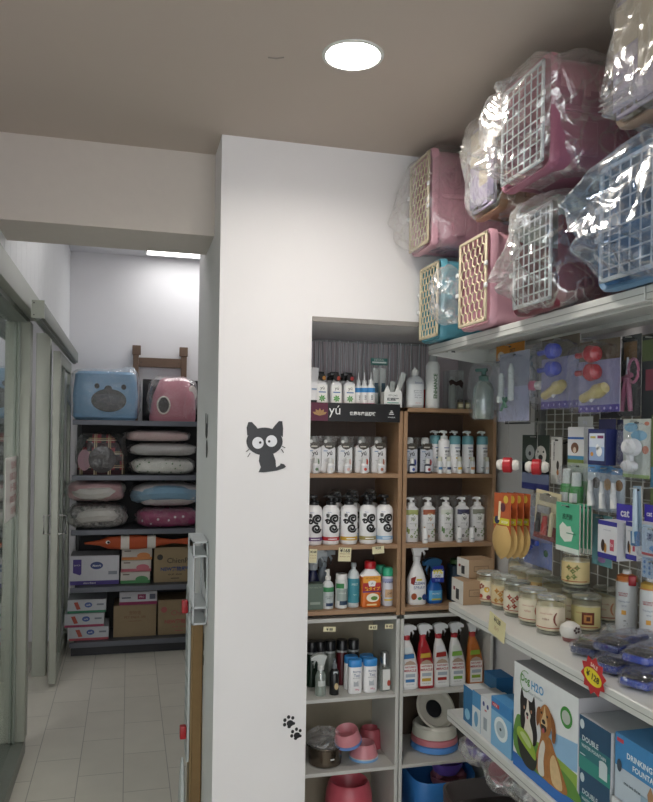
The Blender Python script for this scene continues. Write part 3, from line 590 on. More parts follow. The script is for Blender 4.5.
MB().m('#2f7a44').patch(.024, .024, .078, .097, -70, 10).m('#9aa6a3').patch(.024, .024, .03, .076, -60, 60).m('#28405a').patch(.024, .024, .014, .03, -30, 60).m('#dfe4e2').text('POWDER', .03, .01, 0, .06, 0, (.0246, .0246)).build('label', t)
MB().m(WHITE).lathe([(.0222, .112), (.0222, .13), (.021, .132), (0, .132)], 24).build('cap', t)
t = thing('spray_bottle', 'tall white bottle with teal blue label', 'bottle', (X_at(353, YB+.055, z), YB+.055, z))
MB().m(mat('#cdd5d8', .3)).lathe([(.022, 0), (.0235, .003), (.0235, .118), (.018, .136), (.008, .146), (.008, .158)], 24).build('bottle', t)
MB().m('#3d8a9a').patch(.0235, .0235, .018, .112, -80, 80).m('#c9dde0').text('MIST', .025, .01, 0, .09, 0, (.0241, .0241)).text('daily', .02, .006, 0, .05, 0, (.0241, .0241)).build('label', t)
MB().m(mat('#9aa0a3', .4)).lathe([(.011, .156), (.01, .17), (0, .171)], 14).build('cap', t)
t = thing('shampoo_bottle', 'large orange bottle with red cap and yellow lettering', 'bottle', (X_at(369.5, YB+.05, z), YB+.05, z))
MB().m(mat('#d9702a', .35)).loft([(0, .037, .024, 5), (.004, .040, .027, 5), (.118, .040, .027, 5)], 28, True, False).m(GLOSSW).loft([(.118, .040, .027, 5), (.126, .037, .025, 4), (.142, .022, .02, 2.5), (.15, .018, .018)], 28, False).build('bottle', t)
l = MB().m('#e8a23a').rect(-.036, .036, .096, .122, -.0274).m('#7d3b2a').text('PET SHAMPOO', .05, .009, .0, .114, -.0278).m('#b02a2a').rect(-.037, .037, .064, .095, -.0274).m('#f2c53a').text('粒タイプ', .062, .017, .002, .073, -.0279, bold=True).m('#4a2a7a').rect(-.037, .037, .059, .0635, -.0274).m('#efe9d4').disc(.004, .038, .026, .017, -.0276, 20).m('#5f8a3a').disc(.01, .036, .014, .008, -.0279, 14).m('#eeeeee').prism([(-.012, .082), (.012, .082), (.016, .1), (.006, .104), (-.006, .104), (-.016, .1)], -.0284, -.0276).m('#2a2a2a').text('犬', .010, .012, 0, .093, -.0288).m('#f3d49a').rect(-.02, .02, .008, .014, -.0276)
l.build('label', t); MB().m(mat('#b3202a', .3)).lathe([(.0215, .148), (.0225, .152), (.022, .172), (.019, .176), (0, .176)], 24).build('cap', t)
for px, Y, lb in ((387, YB+.05, 'green-capped spray can with pale label beside the divider'), (380.5, YB+.1, 'green-capped spray can half hidden behind the orange bottle')):
    t = thing('spray_can', lb, 'spray can', (X_at(px, Y, z), Y, z), 0, 'green capped cans')
    MB().m(mat('#cfd2dc', .3)).lathe([(.0205, 0), (.022, .003), (.022, .11), (.019, .118)], 24).build('can', t)
    MB().m('#9aa3c9').patch(.022, .022, .092, .108, -80, 80).m('#232735').text('よく消える', .034, .013, 0, .094, 0, (.0226, .0226), True).m('#c7a684').patch(.022, .022, .035, .066, -40, 50).m('#e2c53a').patch(.022, .022, .022, .028, -50, 50).m('#5b4a3a').text('pet', .02, .012, .004, .05, 0, (.0228, .0228)).build('label', t)
    MB().m(mat('#35a57f', .35)).lathe([(.0215, .117), (.022, .14), (.017, .150), (0, .151)], 22).build('cap', t)
# ---------- shelf 3 right
def wlab(l, r, h):
    l.m('#8f2b26').shape([(-.034, h*.62), (-.012, h*.66), (-.02, h*.46), (-.034, h*.5)], -r*.775).m('#5b6ea0').text('CLEAN', .045, .014, .002, h*.5, -r*.778, bold=True).text('SPRAY', .05, .012, .002, h*.4, -r*.778).m('#d9c93a').rect(-.01, .012, h*.56, h*.6, -r*.778).m('#a5532f').disc(-.020, h*.2, .012, .013, -r*.778).m('#27407a').disc(.024, h*.18, .010, .012, -r*.778).m('#3a8a5a').disc(.004, h*.15, .009, .006, -r*.78)
simple_trigger(416, YB+.055, z, .172, .037, GLOSSW, 'large white trigger spray bottle with cartoon-coloured label, beside the divider', GLOSSW, s=1.1, side=1, lab=wlab, n=3.5)
def blab(l, r, h): l.m('#5aa8d8').patch(r, r*.75, h*.12, h*.5, -60, 60, .0006, 3).m('#d9e8f4').text('PROTECT', .035, .01, 0, h*.38, -r*.78, bold=True).m('#c9c33a').rect(-.02, .02, h*.14, h*.2, -r*.78)
t = simple_trigger(434, YB+.06, z, .105, .031, mat('#1f5aa8', .3), 'bright blue trigger bottle with a yellow-lettered neck card', mat('#2f5f8a', .35), s=1.2, side=-1, lab=blab)
l = MB().m('#2438a0').prism([(-.022, .085), (.03, .085), (.032, .128), (.026, .152), (-.016, .148), (-.024, .12)], -.0245, -.0235).m('#e4e8f0').rect(-.02, .028, .104, .13, -.0249).m('#e8dc2a').text('99%', .042, .024, .004, .128, -.0252, bold=True).m('#2a2a2a').text('OFF', .03, .010, .004, .109, -.0252).m('#8fb0e8').text('除菌', .03, .01, .004, .094, -.0252); l.build('neck_card', t)
t = thing('cleaner_bottle', 'dark blue green-topped bottle behind the brown cartons', 'bottle', (X_at(457, YB+.08, z), YB+.08, z))
MB().m(mat('#1d3346', .4)).rbox(-.035, .035, -.03, .03, 0, .15, .006).m('#33475a').rect(-.025, .025, .03, .11, -.0306).build('bottle', t); MB().m(mat('#3f5f3a', .4)).lathe([(.028, .15), (.03, .155), (.03, .168), (0, .17)], 20).build('cap', t)
# ---------- white shelf 1
z = ZW[2]
t = thing('trigger_spray_bottle', 'small clear glass trigger bottle at the left end of the upper white shelf', 'bottle', (X_at(320.3, YB+.045, z), YB+.045, z))
MB().m(film('#cfdcd4', .45, .8, .1, .1, 20, 'glassy', .6)).lathe([(.018, 0), (.021, .004), (.021, .07), (.017, .085), (.011, .094), (.011, .1)], 22).build('bottle', t); MB().m('#c3c9c6').patch(.021, .021, .04, .06, -40, 40).build('label', t)
b = MB(); trigger(b, .098, .95, mat('#c2c8c6', .4), mat('#d0d4d2', .4), -1); b.build('trigger_head', t)
t = thing('pump_bottle', 'slim dark bottle with cream label and clear cap', 'bottle', (X_at(334, YB+.045, z), YB+.045, z))
MB().m(mat('#1b1c1e', .3)).lathe([(.017, 0), (.0185, .003), (.0185, .085), (.013, .096), (.009, .1)], 22).build('bottle', t); MB().m('#c9b58a').disc(.004, .035, .008, .013, -.0192).m('#cfd6da').rect(-.008, .008, .082, .092, -.0175).build('label', t)
MB().m(mat('#6d7378', .3)).lathe([(.01, .1), (.01, .118), (.006, .12), (.006, .135), (0, .136)], 14).build('cap', t)
def talc(px, Y, lb):
    t = thing('talc_bottle', lb, 'bottle', (X_at(px, Y, z), Y, z), 0, 'white bottles with blue caps')
    MB().m(GLOSSW).loft([(0, .024, .018, 2.6), (.003, .0275, .02, 2.6), (.098, .0275, .02, 2.6), (.104, .026, .019, 2.6)], 24).build('bottle', t)
    MB().m('#2f4f8f').text('Bearing', .03, .012, .002, .086, -.0208).text('Tesi', .026, .010, .002, .072, -.0208).m('#6d7480').text('pet powder', .03, .006, .002, .062, -.0208).m('#b9bdc4').prism([(-.010, .03), (-.01, .05), (-.005, .046), (.003, .046), (.008, .052), (.010, .03)], -.0209, -.0206).m('#cf6a8a').text('100 g', .024, .008, .004, .017, -.0208, bold=True).build('label', t)
    MB().m(mat('#3d8fd6', .35)).loft([(.103, .0265, .0195, 2.6), (.105, .0275, .0205, 2.6), (.126, .0275, .0205, 2.6), (.13, .025, .018, 2.6)], 26).build('cap', t)
talc(354.5, YB+.045, 'white talc bottle with blue cap, front left of the four'); talc(369.8, YB+.045, 'white talc bottle with blue cap, front right of the four'); talc(350.5, YB+.095, 'white talc bottle with blue cap behind the front left one'); talc(366, YB+.097, 'white talc bottle with blue cap behind the front right one')
t = thing('lotion_bottle', 'clear bottle with white label and tall dark see-through cap', 'bottle', (X_at(384, YB+.05, z), YB+.05, z))
MB().m(CLEAR2).loft([(0, .020, .016, 4), (.003, .022, .018, 4), (.088, .022, .018, 4), (.096, .014, .012)], 22).build('bottle', t); MB().m('#d8dad8').rect(-.012, .018, .006, .086, -.0187).m('#a8402f').disc(.013, .032, .007, .012, -.0191).build('label', t)
MB().m(film('#6b7075', .45, .8, .05, 0, name='smoked', haze=.4)).lathe([(.017, .094), (.017, .148), (.014, .152), (0, .152)], 18).build('cap', t)
for i, (px, c) in enumerate(((311, '#16301f'), (319.5, '#3a4a44'), (329.5, '#70766f'), (341.5, '#5a1620'), (353, '#26282b'))):
    Y = YB+.155; t = thing('large_bottle', ['dark green', 'grey-green', 'pale grey', 'dark red', 'black'][i]+' bottle with black cap in the back row of the white shelf', 'bottle', (X_at(px, Y, z), Y, z), 0, 'black-capped bottles in the back row')
    MB().m(mat(c, .3)).lathe([(.02, 0), (.0225, .003), (.0225, .12), (.018, .132)], 20).build('bottle', t)
    MB().m(mat('#a9acac', .3)).lathe([(.0225, .13), (.0225, .138)], 20).build('collar', t); MB().m(BLACK).lathe([(.022, .138), (.022, .175), (.02, .178), (0, .178)], 20).build('cap', t)
# slanted neck trigger bottles
def miracle(px, body, c1, strip, neck, lb):
    z = ZW[2]; Y = YB+.05; t = thing('trigger_spray_bottle', lb, 'bottle', (X_at(px, Y, z), Y, z), 0, 'slanted trigger bottles')
    S = [(0, .032, .022, 3.5, .002), (.004, .0345, .024, 3.5, .002), (.05, .0345, .024, 3.5, .002), (.09, .033, .022, 3.2, .001), (.13, .028, .019, 3, -.003), (.165, .021, .015, 2.5, -.008), (.19, .013, .012, 2, -.012), (.196, .013, .012, 2, -.012)]
    MB().m(mat(body, .3, var=.02)).loft(S, 28).build('bottle', t)
    l = MB(); l.m(c1).prism([(-.026, .165), (.002, .168), (.006, .145), (-.026, .142)], -.0195, -.019).m(strip).prism([(-.03, .122), (.014, .124), (.012, .142), (-.028, .14)], -.0238, -.0232)
    l.m('#b9a08f').shape([(-.030, .098), (-.02, .11), (-.004, .115), (.012, .11), (.022, .098)], -.0243).m('#e8e4e0' if body != '#e2e2e2' else '#e9e9e9').rect(-.029, .024, .012, .098, -.0243)
    l.m('#b02c35').text('NATURE\'S', .044, .009, -.003, .090, -.0248, bold=True).text('MIRACLE', .050, .015, -.003, .076, -.0248, bold=True).m(mat('#a9b4c0', .5)).rect(-.022, .018, .05, .063, -.0247).m(strip).rect(-.022, .016, .03, .042, -.0247).m('#8f9499').text('stain & odor', .035, .006, -.003, .022, -.0248); l.build('label', t)
    b = MB(); b.at(T(-.012, 0, 0)); trigger(b, .193, .95, GLOSSW, mat(neck, .35), 1); b.build('trigger_head', t)
for px, body, c1, st, nk, lb in ((408.5, '#e2e2e2', '#dfe6e8', '#3a78b0', '#b5303a', 'white slanted trigger bottle with blue strip, nearest the divider'), (424.7, '#a8222c', '#a8222c', '#c9a23a', '#b5303a', 'red slanted trigger bottle with yellow strip'), (440.3, '#e2e2e2', '#dfdfe4', '#a33028', '#b5303a', 'white slanted trigger bottle with red strip'), (456, '#e2e2e2', '#e0e4df', '#7fae4a', '#a83038', 'white slanted trigger bottle with green strip'), (474, '#b8672a', '#b8672a', '#8fae3a', '#b03a38', 'orange slanted trigger bottle with green strip')):
    miracle(px, body, c1, st, nk, lb)
# ---------- white shelf 2: pet bowls
z = ZW[1]
BAGF = film('#ffffff', .12, .62, .08, .8, 26, 'bag', .35)
Y = YB+.09; t = thing('steel_bowl', 'stainless steel pot with crumpled clear plastic on top, beside the pillar', 'bowl', (X_at(325.5, Y-.01, z), Y, z))
MB().m(mat('#6f655a', .22, metal=.85)).loft([(0, .056, .056), (.004, .064, .064), (.068, .068, .068), (.074, .074, .074), (.076, .073, .073), (.07, .066, .066), (.01, .058, .058)], 36).build('pot', t)
MB().m('#c9c9c9').patch(.066, .066, .032, .038, 4, 18, .001).build('label', t)
crinkle(-.07, .062, -.06, .06, .06, .125, BAGF, n=2.3, amp=.012, freq=22, knots=(((.0, -.03, .15), .07, .9),), res=16, base_flat=False).build('plastic_wrap', t)
def bowl(r0, r1, h, mb, c, base=None, bh=.014, wall=.006):
    mb.m(c).loft([(bh if base else 0, r0, r0), (h-.004, r1, r1), (h, r1-.002, r1-.002), (h, r1-.006, r1-.006), (h*.55, r1-.016, r1-.016), (h*.4, .002, .002)], 36)
    if base: mb.m(base).loft([(0, r0-.001, r0-.001), (.002, r0+.002, r0+.002), (bh, r0+.0015, r0+.0015)], 36)
PINK = mat('#cf8790', .35, var=.03); PINKD = mat('#c9717f', .35); BLU = mat('#6f9fd8', .35)
Y = YB+.1; t = thing('pet_bowl', 'pink pet bowl with light blue base standing on the white shelf', 'bowl', (X_at(363.5, Y, z), Y, z))
m1 = MB(); m1.m(PINK).loft([(.013, .057, .057), (.055, .044, .044), (.06, .041, .041), (.055, .037, .037), (.025, .028, .028), (.022, .002, .002)], 36); m1.build('bowl', t); MB().m('#c6cbd0').loft([(.009, .058, .058), (.013, .0575, .0575)], 36).m(mat('#7faede', .4)).loft([(0, .058, .058), (.009, .0585, .0585)], 36).build('base_ring', t)
t = thing('pet_bowl', 'pink pet bowl with blue ring tilted on top of another bowl', 'bowl', (X_at(348, YB+.06, z), YB+.06, z+.082), rot=(.2, -.22, 0))
MB().m(PINK).loft([(.013, .052, .052), (.052, .045, .045), (.057, .043, .043), (.052, .039, .039), (.025, .03, .03), (.022, .002, .002)], 36).build('bowl', t); MB().m(mat('#6a8fd0', .4)).loft([(0, .053, .053), (.013, .0535, .0535)], 36).build('base_ring', t)
solo(MB().m(mat('#b0555f', .4)).loft([(0, .05, .05), (.07, .04, .04), (.075, .036, .036), (.04, .028, .028)], 30), 'pet_bowl', 'dark pink bowl at the back, behind the light blue based bowl', 'bowl', (X_at(370, YB+.2, z), YB+.2, z))
# right: stack of wide bowls with a tilted one on top
Y = YB+.14; xs = X_at(434, Y, z)
for i, (c, zz, r, lb) in enumerate((('#5b95dd', 0, .098, 'wide light blue bowl at the bottom of the stack'), ('#c97a85', .026, .096, 'wide pink bowl in the middle of the stack'), ('#d4d1c6', .052, .092, 'wide cream bowl under the tilted cream bowl'))):
    h = .03 if i < 2 else .052
    solo(MB().m(mat(c, .35)).loft([(0, r-.008, r-.008), (.004, r, r), (h*.8, r-.002, r-.002), (h, r-.012, r-.012), (h*.9, r-.022, r-.022), (h*.4, .03, .03), (h*.38, .002, .002)], 44), 'wide_bowl', lb, 'bowl', (xs, Y, z+zz), 0, 'stacked wide bowls')
t = thing('tilted_bowl', 'cream bowl with black centre leaning on top of the stack', 'bowl', (xs-.008, Y+.02, z+.14), rot=(.95, .25, 0))
MB().m(mat('#d2cdc2', .3)).loft([(0, .05, .05), (.004, .062, .062), (.035, .084, .084), (.045, .088, .088), (.047, .08, .08), (.036, .072, .072), (.028, .04, .04), (.022, .036, .036)], 44).build('bowl', t)
MB().m('#15171f').loft([(.026, .036, .036), (.029, .033, .033), (.029, .002, .002)], 36).build('centre', t)
# ---------- lowest visible shelf
z = ZW[0]
Y = YB+.13; xs = X_at(349, Y, .30)
solo(MB().m(mat('#c65a68', .35)).loft([(.0, .085, .085), (.005, .1, .1), (.14, .092, .092), (.175, .082, .082), (.185, .074, .074), (.17, .066, .066), (.12, .05, .05), (.11, .002, .002)], 44), 'pink_pet_bowl', 'large pink raised bowl at the bottom left of the bookcase', 'bowl', (xs, Y, z))
Y = YB+.13; xs = X_at(436, Y, .25)
tr = MB().m(mat('#3a7cc4', .35)).loft([(0, .12, .11, 4), (.01, .125, .115, 4), (.15, .135, .125, 4), (.235, .14, .13, 4), (.24, .138, .128, 4), (.22, .13, .12, 4), (.03, .115, .105, 4), (.028, .002, .002, 4)], 40)
tr.v = [(a, b, c*(.80+.20*(b+.13)/.26)) for a, b, c in tr.v]
solo(tr, 'litter_tray', 'deep blue litter tray with a lower front at the bottom right of the bookcase', 'litter tray', (xs, Y, z))

# purple bowls and a pale basin in front of the litter tray
def shallow(c, r, h, name, label, loc, rot=None, grp=None):
    return solo(MB().m(mat(c, .35)).loft([(0, r*.78, r*.78), (.003, r*.82, r*.82), (h*.7, r*.97, r*.97), (h, r, r), (h, r*.93, r*.93), (h*.6, r*.86, r*.86), (h*.15, r*.7, r*.7), (h*.12, .002, .002)], 36), name, label, 'bowl', loc, 0, grp, rot)
# ================================================================== curtain of bead strings behind the bookcases
cu = MB().m(mat('#e2e4e8', .35))
random.seed(3)
for i in range(98):
    x = .64+i*.0064+random.uniform(-.002, .002); y = 3.1+random.uniform(-.015, .015); r = random.choice((.0009, .0013, .002))
    pts = [(x+math.sin(k*1.3+i)*.002, y+math.cos(k+i)*.002, 2.055-k*.06) for k in range(7)]
    cu.m(mat('#e4e6ea', .3) if i % 3 else mat('#85868c', .3, metal=.2)); cu.tube(pts, r, 5)
o = cu.build('string_curtain'); tag(o, 'silvery string curtain hanging behind the top of the bookcases', 'curtain', None, 'stuff')
MB().m(mat('#a7a7a9', .4, metal=.3)).tube([(.63, 3.1, 2.052), (1.28, 3.1, 2.052)], .005, 8).build('curtain_rod', o)
# ================================================================== gondola shelving on the right wall
SH = mat('#d2d3d1', .35, metal=.05, var=.03); SHD = mat('#8f918f', .4, metal=.3)
XF = 1.06
def rshelf(y0, y1, z, lip, label, x1=XW-.035, dark=False):
    o = thing('wall_shelf', label, 'shelf', ((XF+x1)/2, (y0+y1)/2, z-lip)); M = T(-(XF+x1)/2, -(y0+y1)/2, -(z-lip))
    MB().at(M).m(SH).rbox(XF+.004, x1, y0, y1, z-.004, z, .001, 1).build('tray', o)
    mb = MB().at(M).m(SH).rbox(XF, XF+.004, y0, y1, z-lip, z, .0015, 1).rbox(XF+.004, XF+.02, y0, y1, z-lip, z-lip+.003, .001, 1)
    mb.m(SHD).box(XF-.0008, XF, y0+.002, y1-.002, z-lip*.55, z-lip*.5); mb.build('front_lip', o)
    mb = MB().at(M).m(SH)
    for x in (XF+.10, XF+.24): mb.rbox(x, x+.03, y0+.01, y1-.01, z-.018, z-.004, .002, 1)
    mb.build('stiffener', o)
    for yy in (y0, y1-.004):
        MB().at(M).m(SH).add([(XF+.004, yy, z-.004), (x1, yy, z-.004), (x1, yy, z-.08), (XF+.004, yy, z-lip), (XF+.004, yy+.004, z-.004), (x1, yy+.004, z-.004), (x1, yy+.004, z-.08), (XF+.004, yy+.004, z-lip)], [(0, 1, 2, 3), (7, 6, 5, 4), (0, 4, 5, 1), (1, 5, 6, 2), (2, 6, 7, 3), (3, 7, 4, 0)]).m('#3d3d3d').box(XF+.06, XF+.075, yy-.0005, yy, z-.02, z-.014).box(XF+.09, XF+.105, yy-.0005, yy, z-.02, z-.014).build('bracket', o)
    return o
ZT, ZC1, ZL = 1.985, 1.092, .728
rshelf(1.385, 2.585, ZT, .032, 'long white wall shelf near the ceiling carrying the pet carriers')
rshelf(.18, 1.38, ZT, .032, 'white wall shelf near the ceiling, cut off by the right edge of the photo')
rshelf(1.16, 2.37, ZC1, .03, 'white wall shelf carrying the glass candle jars')
rshelf(1.16, 2.37, ZL, .034, 'white wall shelf carrying the fountain boxes')
rshelf(-.06, 1.14, ZC1, .03, 'white wall shelf continuing towards the camera beyond the candle shelf')
for y, lb in ((2.44, 'slotted steel upright beside the bookcases'), (1.15, 'slotted steel upright nearer the camera')):
    mb = MB().m(mat('#8b8d8c', .4, metal=.4)).rbox(XW-.034, XW-.002, y-.02, y+.02, 0.001, 2.2, .002, 1).m('#222222')
    for k in range(40): mb.box(XW-.0348, XW-.034, y-.003, y+.003, .05+k*.05, .075+k*.05)
    solo(mb, 'slotted_upright', lb, 'upright')
gr = MB().m(mat('#c9cac6', .35, metal=.2))
for k in range(24): gr.tube([(XW-.028, 1.19+k*.052, 1.12), (XW-.028, 1.19+k*.052, 1.95)], .0018, 6)
for k in range(17): gr.tube([(XW-.0245, 1.18, 1.125+k*.051), (XW-.0245, 2.40, 1.125+k*.051)], .0018, 6)
solo(gr, 'wire_grid_panel', 'white wire grid panel fixed to the right wall behind the hanging packs', 'grid panel')
solo(MB().m(mat('#837e76', .7)).box(XW-.014, XW-.002, 1.18, 2.41, 1.10, 1.96), 'backing_board', 'dark grey backing board behind the wire grid on the right wall', 'board')
# ================================================================== pet carriers
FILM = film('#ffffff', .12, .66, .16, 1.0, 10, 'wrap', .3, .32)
PNK = mat('#cc9dab', .38, var=.03); TEALC = mat('#5a9db0', .38, var=.03); CREAM = mat('#d2c6aa', .45, var=.03); WGR = mat('#c9ced3', .35)
def carrier(W_, D, Hh, top, bot, grille, kind, label, loc, rz=-PI/2, bag=None, handle=True, tilt=0):
    t = thing('pet_carrier', label, 'pet carrier', loc, rz)
    S = [(D*.86, W_*.36, Hh*.34, 6), (.02, W_*.43, Hh*.43, 8), (.0, W_*.45, Hh*.455, 9), (-.004, W_*.475, Hh*.48, 10), (.004, W_*.49, Hh*.495, 10), (.02, W_*.49, Hh*.495, 9), (.022, W_*.475, Hh*.48, 5.5), (D*.3, W_*.49, Hh*.492, 5), (D*.7, W_*.485, Hh*.485, 5), (D*.93, W_*.46, Hh*.46, 4.5), (D, W_*.40, Hh*.41, 4)]
    full = MB().at(T(0, 0, Hh/2, -PI/2)); full.loft(S, 44, True, True)
    zc = Hh*.52
    for nm, mt, up in (('top_shell', top, True), ('bottom_shell', bot, False)):
        mb = MB().m(mt); keep = [f for f in full.f if (sum(full.v[i][2] for i in f)/len(f) > zc) == up]
        idx = sorted({i for f in keep for i in f}); mp = {i: k for k, i in enumerate(idx)}
        mb.add([full.v[i] for i in idx], [tuple(mp[i] for i in f) for f in keep])
        if up:
            for s_ in (-1, 1):
                for k in range(6): mb.m(mt).rbox(*sorted((s_*W_*.48, s_*W_*.5)), D*.22+k*D*.11, D*.22+k*D*.11+D*.05, Hh*.62, Hh*.86, .003, 1)
            if handle: mb.tube([(0, D*.3, Hh*.97), (0, D*.32, Hh+.012), (0, D*.6, Hh+.012), (0, D*.62, Hh*.97)], .007, 8)
        else:
            for s_ in (-1, 1):
                mb.m(mt).rbox(*sorted((s_*W_*.47, s_*W_*.515)), .03, D*.93, zc-.012, zc+.004, .003, 1)
                for k in range(3): mb.rbox(*sorted((s_*W_*.475, s_*W_*.498)), D*.2+k*D*.25, D*.33+k*D*.25, Hh*.12, Hh*.42, .004, 1)
        mb.build(nm, t)
    # door
    w, h = (W_*.445, Hh*.455) if kind == 'hex' else (W_*.41, Hh*.43); d = MB().m(grille); c = Hh/2; y0 = -.016
    for a in (-1, 1): d.rbox(*sorted((a*w, a*(w-.010))), y0, y0+.007, c-h, c+h, .002, 1); d.rbox(-w, w, y0, y0+.007, *sorted((c+a*h, c+a*(h-.010))), .002, 1)
    if kind == 'hex':
        r = (2*w-.02)/ (5.4*math.sqrt(3)) ; dx = math.sqrt(3)*r; dz = 1.5*r; rows = int((2*h)/dz)+1
        seen = set()
        for j in range(rows+1):
            for i in range(-4, 5):
                cx = (i+(.5 if j % 2 else 0))*dx; cz = c-h+j*dz
                P = [(cx+r*math.cos(PI/6+PI/3*k), cz+r*math.sin(PI/6+PI/3*k)) for k in range(6)]
                for k in range(6):
                    a, b = P[k], P[(k+1) % 6]; key = (round((a[0]+b[0]), 3), round((a[1]+b[1]), 3))
                    if key in seen or max(abs(a[0]), abs(b[0])) > w-.004 or max(abs(a[1]-c), abs(b[1]-c)) > h-.004: continue
                    seen.add(key); d.tube([(a[0], y0+.004, a[1]), (b[0], y0+.004, b[1])], .0028, 4)
    else:
        nx = 7; nz = 9
        for i in range(1, nx): x = -w+2*w*i/nx; d.tube([(x, y0+.003, c-h), (x, y0+.003, c+h)], .0021, 6)
        for j in range(1, nz): z = c-h+2*h*j/nz; d.tube([(-w, y0+.003, z), (w, y0+.003, z)], .0021, 6)
    d.build('door_grille', t)
    for sx in (-1, 1):
        for zz in (.38, .60): MB().m('#e4e6e8').rbox(*sorted((sx*(w-.004), sx*(w+.012))), y0-.005, y0+.002, Hh*zz, Hh*zz+.014, .002, 1).build('latch', t)
    if 'lilac' in label:
        sh_ = MB()
        for q, (a, b, c_, e_, cc) in enumerate(((-.42, -.1, .12, .55, '#a39ab4'), (-.1, .2, .3, .9, '#c9bda6'), (.2, .42, .15, .62, '#8f86a3'), (-.42, -.1, .55, .88, '#cbbfab'), (-.1, .2, .1, .3, '#b0a6c0'), (.2, .42, .62, .88, '#d2cabc'))):
            sh_.m(mat(cc, .6)).rbox(a*W_, b*W_, -.0215, -.0185+q*.0003, c_*Hh, e_*Hh, .001, 1)
        sh_.build('printed_front', t)
    if bag:
        k, amp, sd, tint = bag
        bb = crinkle(-W_*.5-.012, W_*.5+.012, -.05, D*.95, .004, Hh+.014, tint, n=4.5, amp=amp, freq=8, knots=k, seed=sd, res=44)
        bb.build('plastic_bag', t)
    return t
def yc(pa, pb, py, X): a = W(pa, py, X=X).y; b = W(pb, py, X=X).y; return (a+b)/2, abs(a-b)
XC = 1.03
y, w = yc(420.5, 446, 300, XC)
carrier(.185, .36, .285, TEALC, TEALC, CREAM, 'hex', 'teal pet carrier with cream honeycomb door at the far end of the shelf', (XC, 2.485, ZT+.001), bag=None)
y, w = yc(459, 492, 270, XC)
carrier(.215, .36, .295, PNK, PNK, CREAM, 'hex', 'pink pet carrier with cream honeycomb door standing on the shelf', (XC, 2.135, ZT+.001))
# loose bag hanging over the teal carrier
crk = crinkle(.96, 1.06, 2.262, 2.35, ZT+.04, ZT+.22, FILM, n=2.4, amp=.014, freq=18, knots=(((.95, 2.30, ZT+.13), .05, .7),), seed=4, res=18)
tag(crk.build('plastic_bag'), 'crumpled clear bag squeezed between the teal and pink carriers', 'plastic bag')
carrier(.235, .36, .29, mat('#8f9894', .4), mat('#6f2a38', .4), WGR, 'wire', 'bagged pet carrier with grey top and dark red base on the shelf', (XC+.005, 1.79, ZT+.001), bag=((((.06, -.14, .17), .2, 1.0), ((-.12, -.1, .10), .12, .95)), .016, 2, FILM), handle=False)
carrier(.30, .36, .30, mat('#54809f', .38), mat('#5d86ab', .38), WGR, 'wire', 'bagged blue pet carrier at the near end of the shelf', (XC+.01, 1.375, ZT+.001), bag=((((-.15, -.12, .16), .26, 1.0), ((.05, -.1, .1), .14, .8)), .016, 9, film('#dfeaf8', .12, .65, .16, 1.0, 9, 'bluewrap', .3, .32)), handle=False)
ZU = ZT+.312
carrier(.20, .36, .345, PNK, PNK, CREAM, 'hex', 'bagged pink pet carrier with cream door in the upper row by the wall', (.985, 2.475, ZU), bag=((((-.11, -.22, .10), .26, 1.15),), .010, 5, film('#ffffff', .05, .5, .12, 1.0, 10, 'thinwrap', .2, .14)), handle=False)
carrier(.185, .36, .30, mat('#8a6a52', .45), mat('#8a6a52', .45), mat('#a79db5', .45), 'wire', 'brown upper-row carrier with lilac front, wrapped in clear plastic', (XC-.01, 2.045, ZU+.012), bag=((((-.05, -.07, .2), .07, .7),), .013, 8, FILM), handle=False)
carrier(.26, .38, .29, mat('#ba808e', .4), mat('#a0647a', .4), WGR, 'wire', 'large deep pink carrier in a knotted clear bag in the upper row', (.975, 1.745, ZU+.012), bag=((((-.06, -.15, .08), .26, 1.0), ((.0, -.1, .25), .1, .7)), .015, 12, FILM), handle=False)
carrier(.25, .36, .29, mat('#9a8372', .45), mat('#9a8372', .45), mat('#a79db5', .45), 'wire', 'beige carrier with lilac front at the top right corner of the photo', (XC-.02, 1.30, ZU+.018), bag=((((-.08, -.07, .03), .08, .8),), .014, 15, FILM), handle=False)
